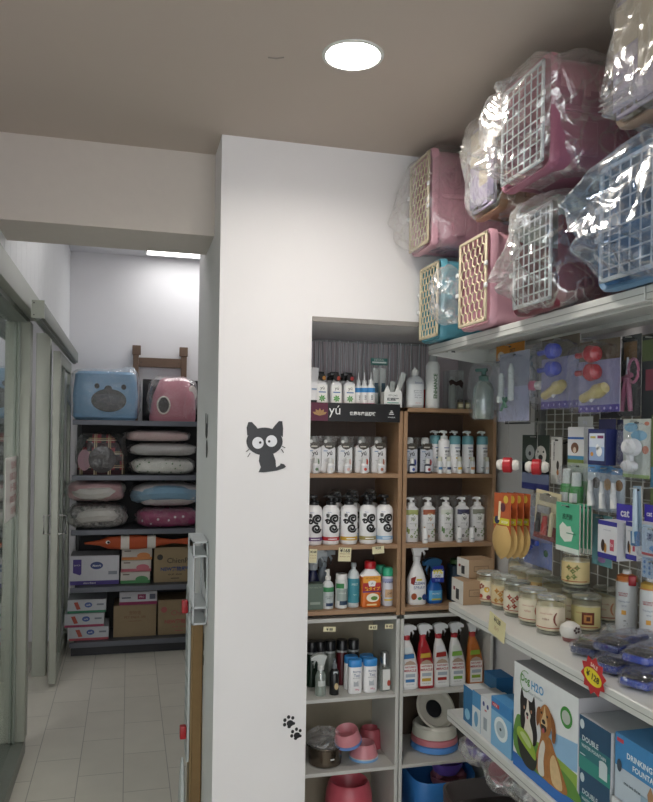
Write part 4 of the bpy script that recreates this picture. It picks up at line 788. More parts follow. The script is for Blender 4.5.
# printed front sheets of the two flat-packed carriers
# ================================================================== candle jars
JG = film('#f8f8f4', .06, .6, .04, 0, name='jar', haze=.08)
def jar(px, py, lb, art, z=ZC1, r=.042, h=.102, dx=0, under=None):
    p = W(px, py, z=z if under is None else under); t = thing('candle_jar', lb, 'candle', (p.x+r*.5+dx, p.y+r*.85, z+.001), -.8, 'glass candle jars')
    MB().m(JG).lathe([(r*.97, 0), (r, .004), (r, h*.93), (r*.9, h*.96), (r*.9, h*.98)], 28).build('glass_jar', t)
    MB().m(mat('#8f9186', .2)).lathe([(r*.9, .002), (r*.9, .008)], 26).build('jar_base', t)
    MB().m(mat('#e2d8bc', .5, var=.06)).lathe([(r*.94, .012), (r*.94, h*.80)], 26).build('wax', t)
    MB().m(film('#eef0ea', .3, .8, .05, 0, name='lid', haze=.4)).lathe([(r*.93, h*.97), (r*.98, h*.985), (r*.98, h*1.03), (r*.85, h*1.06), (0, h*1.065)], 26).build('lid', t)
    l = MB(); rr = (r, r); l.m(art[0]).patch(r, r, h*.17, h*.76, -78, 78, .0006)
    if len(art) > 2 and art[2] == 'leaf':
        l.m(art[1])
        for k, (a, b) in enumerate(((-.012, .6), (.0, .5), (.012, .6), (.004, .34), (-.014, .3))):
            for q in range(3):
                l.text('✦', .018, .018, a, h*b, 0, rr, True)
    elif len(art) > 2 and art[2] == 'frame':
        l.m(art[1]).patch(r, r, h*.27, h*.62, -5, 42, .0012).m('#c98a4a').patch(r, r, h*.33, h*.55, 3, 33, .0017).m('#5a2a1a').patch(r, r, h*.38, h*.5, 12, 26, .0021)
    elif len(art) > 2 and art[2] == 'fruit':
        l.m('#c9a23a').text('●', .018, .02, .008, h*.52, 0, rr, True).m('#a3402a').text('●', .014, .014, -.012, h*.3, 0, rr, True).m('#7d2f3a').text('●', .014, .016, .014, h*.28, 0, rr, True).m('#8a4a3a').text('✿', .022, .02, -.010, h*.62, 0, rr, True)
    else:
        l.m(art[1]).text('(', .02, .036, .022, h*.46, 0, rr, True).text('relax', .02, .008, -.004, h*.45, 0, rr)
    l.m('#a8563f').text('natural candle', .036, .006, -.004, h*.6, 0, rr).patch(r, r, h*.19, h*.215, -60, 60, .0012); l.build('label', t)
A = '#d8cdb4'; B_ = '#d6c39a'
jar(487.5, 606, 'candle jar with pear and fruit label, nearest the brown cartons', (A, '#8a4a3a', 'fruit'))
jar(503.5, 611, 'candle jar with yellow and orange leaf label, second from the cartons', (B_, '#c98a2a', 'leaf'))
jar(516.5, 618, 'candle jar with bright red maple leaf label', ('#dcd3c0', '#b5371f', 'leaf'))
jar(532.5, 627, 'cream candle jar beside the red leaf one', ('#dcd2be', '#a8563f'))
jar(551, 636, 'cream candle jar nearest the shelf edge with brown ring motif', ('#dacdb8', '#7a3a2a'))
jar(521, 601, 'candle jar behind the red leaf one', (B_, '#8f5a3a'), dx=.0)
jar(538, 606, 'candle jar with orange label in the second row', ('#d3b67c', '#a8562a', 'leaf'))
jar(555, 614, 'pale candle jar in the second row, left of the framed-picture jar', ('#d9cfb6', '#7a8a4a'))
jar(587, 635, 'candle jar with brown framed picture label', ('#d6c98f', '#6d2f1c', 'frame'))
jar(519, 586, 'candle jar at the back, near the hanging blue toy', (A, '#8f5a3a'))
jar(546, 592, 'candle jar at the back, left of the jar stack', (A, '#8f5a3a'))
jar(576.5, 589, 'cream candle jar at the bottom of the two-high stack', (A, '#8f5a3a'), under=ZC1+.114)
jar(576.5, 589, 'candle jar standing on top of another jar, below the green packs', ('#d9c48f', '#8a9a5a', 'leaf'), z=ZC1+.114)
jar(608, 625, 'candle jar at the back beside the tall white bottles', (A, '#c98a6a'))
# small brown and white cartons at the end of the shelf
def rcarton(px, py, w, d, h, lb, body='#9a7f63', face='#d2cfcb', z=ZC1, rz=-PI/2):
    p = W(px, py, z=z); t = thing('cardboard_box', lb, 'box', (p.x, p.y, z+.001), rz, 'small brown cartons')
    MB().m(mat(body, .7)).box(-w/2, w/2, -d/2, d/2, 0, h).m('#6f5a45').rect(-w*.3, w*.3, h*.35, h*.65, -d/2-.0006).m(body).rect(-w*.28, w*.28, h*.38, h*.62, -d/2-.0010).m('#6f5a45').text('COZY', w*.3, h*.15, 0, h*.5, -d/2-.0014).build('carton', t)
    MB().m(face).box(-w/2-.0006, -w/2, -d/2, d/2, 0, h).m('#22242a').box(-w/2-.001, -w/2-.0006, -d*.15, d*.12, h*.15, h*.6).m('#7d2f3a').box(-w/2-.001, -w/2-.0006, d*.2, d*.35, h*.5, h*.65).build('printed_side', t)
rcarton(471.5, 602, .105, .09, .078, 'brown and white carton at the far end of the candle shelf', rz=0)
rcarton(475, 576, .095, .08, .062, 'smaller brown carton stacked on the carton at the shelf end', z=ZC1+.080, rz=.08)
# snow-globe like ball, small glass jar
p = W(567, 641, z=ZC1); t = thing('ceramic_ball', 'small white round ornament at the shelf edge before the candle jars', 'ornament', (p.x+.01, p.y, ZC1+.001))
MB().m(mat('#d9d6d2', .3)).lathe([(.012, .006), (.024, .012), (.030, .026), (.026, .042), (.012, .052), (0, .054)], 24).build('ball', t); MB().m(mat('#8f5a5a', .4)).lathe([(.02, 0), (.022, .01), (.02, .012)], 20).build('base', t)
MB().m('#5a4a4a').text('✿', .02, .02, 0, .036, -.0315, rot=.3).build('print', t)
p = W(608, 640, z=ZC1); t = thing('glass_vial', 'small clear glass bottle with orange band beside the tall white bottles', 'bottle', (p.x+.0, p.y, ZC1+.001))
MB().m(film('#eef2f2', .3, .8, .05, 0, name='vial', haze=.3)).lathe([(.02, 0), (.021, .02), (.016, .03), (.006, .036), (.006, .045), (0, .046)], 18).build('bottle', t); MB().m('#c9804a').patch(.021, .021, .003, .012, -80, 80).build('band', t)
# tall white bottles
def tall(px, py, lb, band):
    p = W(px, py, z=ZC1); t = thing('spray_bottle', lb, 'bottle', (p.x+.015, p.y+.025, ZC1+.001), -.7, 'tall white bottles on the candle shelf'); r = .029
    MB().m(mat('#d6d8dc', .35)).lathe([(r*.97, 0), (r, .004), (r, .158), (r*.93, .166), (r*.9, .17)], 28).build('bottle', t)
    MB().m(band).patch(r, r, .012, .02, -88, 88).m('#c98a5a').patch(r, r, .166, .17, -80, 80).m('#a8434a').text("NATURE'S\nMIRACLE", .026, .016, -.008, .132, 0, (r, r), True).m('#5a6a90').text('Training Aid', .03, .006, -.006, .112, 0, (r, r)).text('spray', .02, .004, -.004, .1, 0, (r, r)).m('#d9a24a').patch(r, r, .076, .088, -22, 2, .0008).m('#2b2623').text('♞', .02, .034, .0, .05, 0, (r, r), True).m('#9aa0b0').patch(r, r, .024, .026, -40, 40).build('label', t)
    MB().m(mat(band, .4)).lathe([(r*.92, .168), (r*.92, .18), (.014, .186)], 24).build('collar', t)
    MB().m(mat('#dddddd', .4)).lathe([(.013, .185), (.011, .196), (0, .198)], 14).build('cap', t)
    return t
t = tall(627, 643, 'tall white bottle with orange band and red trigger tab', '#c9702f')
MB().m(mat('#a82430', .35)).rbox(.006, .026, -.034, -.016, .158, .186, .003).build('trigger_tab', t)
tall(652, 655, 'tall white bottle with yellow band, cut off by the right edge', '#c9a24a')
# wrapped blue brushes lying on the shelf
def brush(px, py, c, lb, rz, dz=0):
    p = W(px, py, z=ZC1+dz); t = thing('wrapped_brush', lb, 'brush', (p.x, p.y, ZC1+.003+dz), rz, 'wrapped blue brushes')
    MB().m(mat(c, .35)).rbox(-.035, .035, -.03, .03, .002, .02, .006).tube([(0, .03, .012), (0, .08, .014), (0, .15, .012)], [.009, .011, .008], 10).build('brush', t)
    MB().m(mat('#1b1c20', .5)).rbox(-.03, .03, -.026, .026, .0205, .027, .002).build('pad', t)
    crinkle(-.045, .045, -.045, .17, 0, .034, film('#eef0f8', .07, .5, .1, .9, 22, 'packwrap', .15, .12), n=3.5, amp=.006, freq=30, seed=int(px), res=14).build('plastic_wrap', t)
brush(588, 655, '#2b3a6a', 'dark wrapped brush nearest the white round ornament', -1.1)
brush(611, 672, '#28408f', 'blue wrapped brush between the dark one and the near ones', -1.2, 0)
brush(640, 688, '#24409f', 'bright blue wrapped brush nearest the lower right', -1.15, 0)
brush(612, 652, '#2a3878', 'wrapped blue brush lying on top of the dark wrapped one', -1.2, .037)
brush(642, 664, '#2444b0', 'vivid blue wrapped brush cut off by the right edge', -1.2, .036)
p = W(573, 637, z=ZC1)
def tagpaper(px, py, w, h, lb, X=XF-.004, col='#d9d0a4', tilt=.15):
    p = W(px, py, X=X); mb = MB().m(mat(col, .7)).box(-w/2, w/2, -.0007, 0, -h/2, h/2).m('#4a4438').text('¥128', w*.8, h*.25, 0, h*.3, -.0011, bold=True).m('#a06a4a').text('元/个', w*.4, h*.2, 0, -h*.1, -.0011)
    solo(mb, 'hanging_price_tag', lb, 'price tag', p, -PI/2, None, (0, tilt, -PI/2), smooth=0)
tagpaper(497, 627, .10, .062, 'pale yellow paper price tag hanging from the candle shelf edge')
p = W(593, 676, X=XF-.006); st = MB().m(mat('#b5282c', .6))
P = []
for k in range(20): a = 2*PI*k/20; rr = .034 if k % 2 else .026; P.append((rr*1.05*math.cos(a), rr*math.sin(a)))
st.prism(P, 0, .001); st.m('#e3cf2a').disc(0, -.002, .025, .014, -.0006, 22).m('#2a1a1a').text('¥ 128', .036, .014, 0, -.001, -.0010, bold=True).m('#f0d9c9').text('SALE', .026, .007, 0, .018, -.0008, bold=True)
st.v = [(a*1.4, b, c*1.35) for a, b, c in st.v]
solo(st, 'hanging_sale_card', 'red starburst price card with yellow centre on the shelf edge', 'price tag', p, 0, None, (0, .2, -PI/2), smooth=0)
solo(MB().m('#4f9a5a').rbox(-.02, .02, -.012, .012, 0, .006, .002).m('#c9742f').rbox(.018, .04, -.012, .012, 0, .006, .002), 'toy_bone', 'small flat green and orange toy beside the white round ornament', 'toy', W(583, 641, z=ZC1+.001)+Vector((0, 0, .001)), -1.3)
# ================================================================== lower shelf: boxes
def gbox(name, lb, px0, px1, w, h, d, face, art=None, z=ZL, X=XF+.015, top='#a9abb0', grp=None, py=None):
    """carton whose printed face (px0..px1 in the photo) looks at the aisle"""
    ya = W(px0, 700, X=X).y; yb = W(px1, 740, X=X).y; w = w or abs(ya-yb)-.003
    t = thing(name, lb, 'box', (X, (ya+yb)/2, z+.001), -PI/2, grp)
    mb = MB().m(mat(top, .6)).box(-w/2, w/2, 0, d, 0, h); mb.m(mat(face, .5)).box(-w/2, w/2, -.0005, 0, 0, h); mb.build('carton', t)
    if art: l = MB(); art(l, w, h); l.build('printed_face', t, 0)
    return t, w
Y1 = -.0010; Y2 = -.0016; Y3 = -.0022; Y4 = -.0028
def a1(l, w, h): l.m('#2f6f9f').rect(-w/2, w/2, h*.45, h, Y1).m('#8fc0dc').disc(0, h*.25, w*.3, h*.15, Y2)
def a2(l, w, h): l.m('#4f8fc0').rect(-w/2, w/2, h*.6, h, Y1).m('#d5dde4').rect(-w/2, w/2, 0, h*.6, Y1).m('#6fa0c4').disc(0, h*.3, w*.25, h*.2, Y2)
def a3(l, w, h): l.m('#d9dde2').rect(-w/2, w/2, 0, h, Y1).m('#3a4a8a').disc(-w*.2, h*.82, w*.1, h*.06, Y2).disc(w*.2, h*.8, w*.1, h*.06, Y2).m('#c0606a').rect(-w*.1, w*.1, h*.66, h*.7, Y2).m('#9aa5b0').rect(-w*.2, w*.15, h*.2, h*.5, Y2)
def a4(l, w, h): l.m('#3d86c4').rect(-w/2, w/2, h*.74, h, Y1).m('#7fb4dc').rect(-w/2, w/2, 0, h*.74, Y1).m('#c23a4a').rect(-w*.45, -w*.1, h*.82, h*.9, Y2).m('#ffffff').text('FILTER', w*.3, h*.04, -w*.28, h*.86, Y3).m('#e4edf2').disc(.0, h*.45, w*.33, h*.24, Y2, 20).m('#b5c5d0').disc(.0, h*.45, w*.22, h*.16, Y3, 20).m('#2a3a4a').disc(.0, h*.45, w*.05, h*.03, Y4)
gbox('filter_box', 'small dark blue filter box at the far end of the lower shelf', 463.5, 472, None, .115, .07, '#2f6f9f', a1, grp='small filter boxes', top='#cfd3d6')
gbox('filter_box', 'small blue and white filter box, second from the far end', 472.5, 480.5, None, .12, .08, '#4f8fc0', a2, grp='small filter boxes')
gbox('filter_box', 'white filter box with two blue dots, third from the far end', 481, 491, None, .125, .08, '#d9dde2', a3, grp='small filter boxes', top='#d0d4d8')
gbox('filter_box', 'light blue filter box with white ring picture beside the dog box', 491.5, 512, None, .145, .10, '#5f9fd0', a4, top='#4f94cc')
gbox('filter_box', 'blue filter box in the back row behind the white one', 484, 496, None, .135, .06, '#2f78b5', a1, X=XF+.12, top='#2f78b5')
def dogs(l, w, h):
    l.m('#dfe2e6').rect(-w/2, w/2, h*.12, h, Y1).m('#2f6fc0').rect(-w/2, w/2, 0, h*.13, Y1).m('#8fb8dc').shape([(-w*.05, h*.55), (w*.5, h*.62), (w*.5, h*.38), (0, h*.3)], Y1-.0002)
    l.m('#8faf4a').shape([(-w*.38, h*.13), (w*.5, h*.13), (w*.5, h*.36), (0, h*.4), (-w*.4, h*.34)], Y1-.0003)
    l.m('#4f8f3a').text('Dog', w*.16, h*.09, -w*.3, h*.88, Y2, bold=True).m('#5f9fd0').text('H2O', w*.2, h*.09, -w*.1, h*.87, Y2, bold=True).m('#9aa6b0').text('fresh water fountain', w*.36, h*.03, -w*.18, h*.79, Y2).m('#7a9a6a').tube([(-w*.30+.028*math.cos(a), Y2, h*.87+.028*math.sin(a)) for a in [math.radians(q) for q in range(60, 330, 20)]], .0012, 4)
    l.m('#3f8f3a').disc(w*.34, h*.78, w*.085, w*.085, Y2, 22).m('#b8bfb8').disc(w*.34, h*.78, w*.06, w*.055, Y3, 20)
    # black and white dog
    y5 = Y4-.0005; y6 = y5-.0005; y7 = y6-.0004
    FURB = mat('#221e1f', .6, var=.4, scale=60); FURW = mat('#dcd6cc', .6, var=.15, scale=50); GOLD = mat('#a8703c', .6, var=.35, scale=70); GOLDL = mat('#d6b88a', .6, var=.2, scale=60)
    l.m('#5f8f3f').blob([(-w*.42, h*.13), (-w*.44, h*.5), (-w*.2, h*.45), (0, h*.3), (w*.2, h*.32), (w*.48, h*.25), (w*.48, h*.13)], Y2+.0002)
    l.m(FURB).blob([(-w*.37, h*.44), (-w*.38, h*.58), (-w*.385, h*.68), (-w*.36, h*.79), (-w*.325, h*.72), (-w*.285, h*.715), (-w*.23, h*.71), (-w*.185, h*.715), (-w*.15, h*.775), (-w*.125, h*.66), (-w*.12, h*.56), (-w*.09, h*.42), (-w*.14, h*.32), (-w*.28, h*.34)], Y2)
    l.m(FURW).blob([(-w*.26, h*.715), (-w*.24, h*.70), (-w*.225, h*.62), (-w*.2, h*.58), (-w*.21, h*.52), (-w*.16, h*.42), (-w*.17, h*.28), (-w*.26, h*.26), (-w*.31, h*.38), (-w*.29, h*.5), (-w*.30, h*.57), (-w*.275, h*.62)], Y3)
    l.m('#101012').disc(-w*.255, h*.575, w*.022, w*.016, Y4).disc(-w*.295, h*.645, w*.011, w*.010, Y4).disc(-w*.205, h*.645, w*.011, w*.010, Y4).m('#a8505a').disc(-w*.252, h*.545, w*.014, w*.014, Y4).m('#b5886a').disc(-w*.31, h*.62, w*.013, w*.016, Y3-.0001).disc(-w*.19, h*.62, w*.013, w*.016, Y3-.0001)
    # golden dog
    l.m(GOLD).blob([(-w*.07, h*.12), (-w*.10, h*.26), (-w*.06, h*.38), (-w*.03, h*.47), (-w*.03, h*.52), (w*.02, h*.50), (w*.12, h*.50), (w*.18, h*.42), (w*.28, h*.3), (w*.36, h*.12)], Y3)
    l.m(FURW).blob([(-w*.06, h*.13), (-w*.055, h*.32), (0, h*.44), (w*.04, h*.40), (w*.02, h*.26), (w*.03, h*.13)], Y4).m(GOLDL).blob([(w*.16, h*.13), (w*.12, h*.3), (w*.18, h*.38), (w*.27, h*.26), (w*.30, h*.13)], Y4)
    l.m(GOLD).blob([(-w*.06, h*.60), (-w*.035, h*.71), (w*.03, h*.775), (w*.10, h*.755), (w*.145, h*.68), (w*.13, h*.58), (w*.08, h*.50), (w*.0, h*.50)], y5)
    l.m(mat('#8a5528', .6, var=.3, scale=60)).blob([(-w*.035, h*.72), (-w*.085, h*.70), (-w*.10, h*.60), (-w*.08, h*.54), (-w*.045, h*.60)], y6).blob([(w*.12, h*.73), (w*.18, h*.68), (w*.205, h*.58), (w*.19, h*.49), (w*.15, h*.50), (w*.14, h*.62)], y6)
    l.m(GOLDL).blob([(w*.03, h*.76), (w*.05, h*.69), (w*.075, h*.60), (w*.05, h*.55), (w*.0, h*.55), (-w*.025, h*.60), (w*.01, h*.68)], y6)
    l.m('#15110f').disc(w*.02, h*.615, w*.028, w*.019, y7).disc(-w*.015, h*.685, w*.013, w*.011, y7).disc(w*.075, h*.68, w*.013, w*.011, y7).blob([(-w*.02, h*.58), (w*.06, h*.58), (w*.05, h*.53), (w*.0, h*.53)], y7).m('#b5505a').disc(w*.02, h*.535, w*.018, w*.022, y7-.0003)
    # fountain
    l.m('#23271f').blob([(-w*.37, h*.17), (-w*.40, h*.34), (-w*.1, h*.26), (-w*.12, h*.11), (-w*.26, h*.09)], y5).m('#93b03a').blob([(-w*.41, h*.32), (-w*.39, h*.41), (-w*.25, h*.40), (-w*.12, h*.30), (-w*.10, h*.21), (-w*.2, h*.23)], y6).m('#b9c98a').blob([(-w*.36, h*.35), (-w*.3, h*.385), (-w*.18, h*.33), (-w*.2, h*.28)], y7)
gbox('fountain_box', 'large white box printed with a black and white dog and a golden dog', 514, 578.5, None, .292, .17, '#dfe2e6', dogs, top='#a7a6ab', X=XF+.012)
def teal(l, w, h): l.m('#1f4a6a').rect(-w/2, w/2, h*.55, h, Y1).m('#2a6f78').rect(-w/2, w/2, h*.25, h*.55, Y1).m('#2f8a80').rect(-w/2, w/2, 0, h*.25, Y1).m('#c9d6dc').disc(-w*.36, h*.85, w*.07, h*.09, Y2).text('DOUBLE', w*.5, h*.11, -w*.1, h*.6, Y2, bold=True).text('WATER FOUNTAIN', w*.75, h*.09, 0, h*.46, Y2, bold=True).rect(w*.18, w*.42, h*.08, h*.36, Y2).disc(w*.30, h*.36, w*.12, h*.05, Y3).rect(-w*.42, -w*.25, h*.28, h*.3, Y2)
gbox('fountain_box', 'teal fountain box at the bottom of its stack of two', 579.5, 611, None, .125, .15, '#1f5a6f', teal, top='#b7babf', grp='teal fountain boxes', X=XF+.018)
gbox('fountain_box', 'teal fountain box on top of its stack of two', 578.5, 611.5, None, .128, .15, '#1f5a6f', teal, z=ZL+.127, top='#b7babf', grp='teal fountain boxes', X=XF+.016)
def petw(l, w, h): l.m('#d3d6dc').rect(-w/2, w/2, 0, h, Y1).m('#1f3560').rect(-w*.47, -w*.25, h*.5, h*.86, Y2).m('#dfe6ee').text('PET', w*.12, h*.11, -w*.36, h*.74, Y3, bold=True).text('fountain', w*.16, h*.05, -w*.36, h*.6, Y3).m('#3a6aa0').rect(-w*.42, -w*.32, h*.3, h*.33, Y2)
gbox('fountain_box', 'white box with navy square reading PET, at the bottom right', 613, 668, None, .115, .17, '#d3d6dc', petw, top='#c4c7cc', X=XF+.018)
def bluew(l, w, h): l.m('#3f86c0').rect(-w/2, w/2, h*.5, h, Y1).m('#b9c6d4').rect(-w/2, w/2, 0, h*.5, Y1).m('#b83a4a').rect(-w*.46, -w*.32, h*.88, h*.94, Y2).m('#dfeaf2').text('DRINKING', w*.5, h*.12, .0, h*.74, Y2, bold=True).text('FOUNTAIN', w*.5, h*.12, .02, h*.6, Y2, bold=True).m('#3a4a5a').disc(-w*.4, h*.52, w*.05, h*.1, Y3).text('one two three', w*.4, h*.05, -w*.14, h*.3, Y2, bold=True).m('#a8805f').shape([(w*.2, h*.1), (w*.16, h*.36), (w*.22, h*.5), (w*.30, h*.36), (w*.36, h*.1)], Y2).m('#8fa8bc').rect(w*.04, w*.18, h*.05, h*.3, Y3)
gbox('fountain_box', 'blue boxed drinking fountain with a grey kitten picture, at the right edge', 616, 668, None, .145, .17, '#5f9ac8', bluew, z=ZL+.118, top='#4f8fc4', X=XF+.022)
# ================================================================== packs hanging on the wire grid
PK = film('#f4f6fa', .035, .30, .10, .9, 26, 'blister', .12)
def card(px0, px1, py0, py1, X, name, label, cat, col, art=None, grp=None, yaw=0, tilt=0, copies=0, back='#b9b4aa', film_d=0, hook=True, thick=.0015):
    cx, cy = (px0+px1)/2, (py0+py1)/2; c = W(cx, cy, X=X); w = abs(W(px0, cy, X=X).y-W(px1, cy, X=X).y); h = W(cx, py0, X=X).z-W(cx, py1, X=X).z
    t = thing(name, label, cat, (X, c.y, c.z-h/2), 0, grp, (0, tilt, -PI/2+yaw))
    MB().m(mat(back, .6)).box(-w/2, w/2, 0, thick, 0, h).m(mat(col, .5)).box(-w/2, w/2, -.0005, 0, 0, h).build('backing_card', t)
    MB().m('#1c1c1c').rbox(-.009, .009, -.0012, -.0004, h-.012, h-.007, .0004, 1).build('hang_hole', t)
    if art: l = MB(); art(l, w, h); l.build('printed_face', t, 30)
    if film_d: crinkle(-w/2-.003, w/2+.003, -film_d, .006, -.004, h*.93, PK, n=5, amp=.004, freq=26, seed=int(px0), res=14, base_flat=False).build('clear_blister', t)
    if hook:
        MB().m(mat('#b9bab8', .3, metal=.7)).tube([(0, -.02, h-.006), (0, XW-.03-X, h-.002)], .0017, 6).build('hanger', t)
    return t, w, h
q1, q2, q3 = -.0009, -.0014, -.0019
def lav(c):
    def f(l, w, h):
        l.m('#9593b8').rect(-w/2, w/2, h*.1, h*.72, q1).m('#5f5546').rect(-w/2, w/2, h*.72, h, q1).m('#55489a').rect(-w/2, w/2, 0, h*.1, q1)
        for k in range(7): l.m('#b0a8d8').disc(-w*.43+w*.145*k, h*.05, .004, .004, q2, 8)
        l.m(mat(c, .3)); 
        for zz in (.8, .55):
            l.at(T(-w*.05, -.022, h*zz, 0, PI/2)).lathe([(0, -w*.36), (.008, -w*.34), (.006, -w*.1), (.012, -.02), (.024, 0), (.02, .022), (.006, .03), (0, .032)], 14).at()
        l.m(mat('#bfae74', .35)).at(T(.0, -.02, h*.25, 0, PI/2-.3)).lathe([(0, -w*.3), (.012, -w*.26), (.014, 0), (.02, .02), (.014, .05), (0, .056)], 14).at()
        l.m('#dcdce2').at(T(w*.1, -.02, h*.25, 0, .9)).lathe([(.005, -.03), (.005, .03)], 8).at()
    return f
card(541, 579, 337, 408, 1.20, 'toy_pack', 'lavender card of blue squeaky toys hanging under the top shelf', 'pet toy', '#a9a6c4', lav('#2740b5'), 'hanging toy packs', film_d=.05)
card(581, 617, 340, 412, 1.20, 'toy_pack', 'lavender card of red squeaky toys hanging under the top shelf', 'pet toy', '#a9a6c4', lav('#a8202e'), 'hanging toy packs', yaw=.1, film_d=.05, tilt=0)
def drink(l, w, h):
    l.m('#b0b2cc').rect(-w/2, w/2, 0, h*.5, q1).m(mat('#c3cbc9', .3)).at(T(-w*.15, -.03, h*.25)).lathe([(0, 0), (.013, .004), (.015, .02), (.010, .03), (.010, .09), (.004, .1), (0, .1)], 14).at(T(w*.18, -.03, h*.28)).lathe([(0, 0), (.010, .004), (.010, .1), (.004, .12), (0, .12)], 14).at()
    l.m('#2f6a55').at(T(w*.0, -.035, h*.24, 0, .8)).lathe([(0, -.03), (.005, -.028), (.006, .028), (0, .03)], 10).at(T(w*.05, -.038, h*.26, 0, -.6)).lathe([(0, -.02), (.005, -.018), (.004, .02), (0, .02)], 10).at()
card(499, 529, 352, 421, 1.20, 'water_feeder_pack', 'clear pack of feeding tubes above the lavender strip, left of the blue toys', 'pack', '#9da0b0', drink, None, film_d=.04)
def orange_hd(l, w, h): l.m('#c9862f').rect(-w/2, w/2, 0, h, q1).m('#2a2f6a').rect(-w/2, w/2, 0, h*.12, q2).m('#6a4a2a').text('PET', w*.3, h*.3, w*.1, h*.55, q2, bold=True).m('#d9d0c4').disc(-w*.32, h*.4, w*.12, h*.25, q2)
card(496, 524, 344, 361, 1.26, 'header_card_pack', 'orange header card behind the clear feeding tube pack', 'pack', '#c9862f', orange_hd)
def sbottle(px, py0, py1, X, label, col, cap, wpx, name='bagged_bottle'):
    c0 = W(px, py1, X=X); h = W(px, py0, X=X).z-c0.z; w = wpx*c0.y/754*1.12
    t = thing(name, label, 'bottle', (X, c0.y, c0.z), -.9)
    MB().m(film(col, .35, .8, .12, .1, 20, 'soft'+col[1:], .6)).lathe([(w*.38, .004), (w*.42, .01), (w*.42, h*.55), (w*.3, h*.66), (w*.18, h*.7)], 22).build('bottle', t)
    b = MB(); b.m(mat(cap, .4)).lathe([(w*.2, h*.69), (w*.2, h*.78), (w*.1, h*.8), (w*.1, h*.87), (0, h*.875)], 16).rbox(-w*.35, w*.15, -.008, .008, h*.86, h*.92, .003); b.build('spray_head', t)
    crinkle(-w*.55, w*.55, -w*.42, w*.42, 0, h, PK, n=4, amp=.004, freq=30, seed=int(px), res=14).build('clear_bag', t)
    MB().m(mat('#b9bab8', .3, metal=.7)).tube([(0, 0, h-.002), (0, 0, h+.008), (.62*(XW-.04-X), .78*(XW-.04-X), h+.01)], .0017, 6).build('hanger', t)
sbottle(483, 364, 420, 1.20, 'bagged pale green spray bottle hanging in front of the bookcase corner', '#c9d6d0', '#3f6b62', 24)
sbottle(529, 352, 398, 1.28, 'bagged clear bottle with teal and pink items between the feeder pack and the blue toys', '#d0d8e0', '#3f7f9a', 16)
solo(MB().m(mat('#b5486a', .4)).lathe([(0, 0), (.014, .004), (.016, .02), (.012, .03), (0, .032)], 16).m(mat('#d6d2cc', .4)).at(T(0, 0, .016, 0, PI/2)).lathe([(0, .012), (.013, .014), (.013, .032), (0, .034)], 14), 'hanging_pink_ball', 'small pink and white hanging toy beside the clear feeder pack', 'pet toy', W(533, 391, X=1.19), -1.2)
# pink nail scissors, hanging dark packs
def sc(l, w, h):
    l.m('#3f4144').rect(-w/2, w/2, 0, h, q1).m('#7a5a38').rect(-w*.4, w*.3, h*.7, h*.92, q2).m(mat('#a0607a', .35))
    for s_ in (-1, 1):
        l.tube([(s_*w*.05, -.012, h*.46), (s_*w*.14, -.014, h*.3), (s_*w*.22, -.014, h*.06)], [.006, .007, .0055], 8)
    l.tube([(w*.3+.02*math.cos(a), -.012, h*.55+.03*math.sin(a)) for a in [k*PI/6 for k in range(12)]], .004, 6, True).tube([(-w*.5, -.012, h*.44), (w*.2, -.012, h*.5)], .007, 8)
    l.m(mat('#9a9ca0', .3, metal=.8)).tube([(0, -.012, h*.46), (0, -.012, h*.72)], [.006, .003], 6)
card(622, 641, 335, 416, 1.24, 'nail_clipper_pack', 'hanging pack with pink-handled nail scissors right of the red toys', 'grooming tool', '#3f4144', sc, film_d=.02)
def dk(l, w, h): l.m('#2b3236').rect(-w/2, w/2, 0, h, q1).m('#55613f').rect(-w/2, w/2, h*.7, h*.95, q2).m('#7a3a4a').rect(-w*.3, w*.3, h*.35, h*.6, q2)
card(642, 662, 335, 420, 1.24, 'hanging_pack', 'dark green hanging pack at the right edge under the top shelf', 'pack', '#2b3236', dk)
def dk2(l, w, h): l.m('#33353c').rect(-w/2, w/2, 0, h, q1).m('#8a6232').rect(-w*.4, w*.4, h*.72, h*.95, q2).m('#4a5560').rect(-w*.4, w*.4, h*.1, h*.6, q2)
card(601, 622, 350, 418, 1.33, 'hanging_pack', 'dim pack with amber header behind the red toy pack', 'pack', '#33353c', dk2)
card(556, 580, 345, 405, 1.33, 'hanging_pack', 'dim olive pack behind the blue toy pack', 'pack', '#3c4038', dk)
card(505, 530, 402, 424, 1.34, 'hanging_pack', 'dim grey-blue pack low behind the clear feeder pack', 'pack', '#3a4050', dk2)
# ---- middle row
def roll(px, py, lb, X):
    p = W(px, py, X=X); t = thing('bag_dispenser_roll', lb, 'dispenser', (p.x, p.y, p.z-.016), -.7, 'red roll dispensers')
    MB().at(T(0, 0, .016, 0, PI/2)).m(mat('#b01f2a', .35)).lathe([(.024, -.013), (.024, -.010), (.024, .010), (.020, .013)], 22).build('body', t)
    for s_ in (-1, 1): MB().at(T(0, 0, .016, 0, PI/2)).m('#d6d3cd').lathe([(.016, s_*.0155), (.018, s_*.024), (.012, s_*.034), (0, s_*.035)], 18).build('end_cap', t)
    MB().m(mat('#b9bab8', .3, metal=.7)).tube([(0, 0, .045), (0, 0, .15), (.75*(XW-.04-X), .62*(XW-.04-X), .155)], .0014, 6).build('hanger', t)
roll(508, 465, 'red roll with white ends hanging nearest the bookcase', 1.14)
roll(537, 467, 'red roll with white ends in front of the puppy card', 1.20)
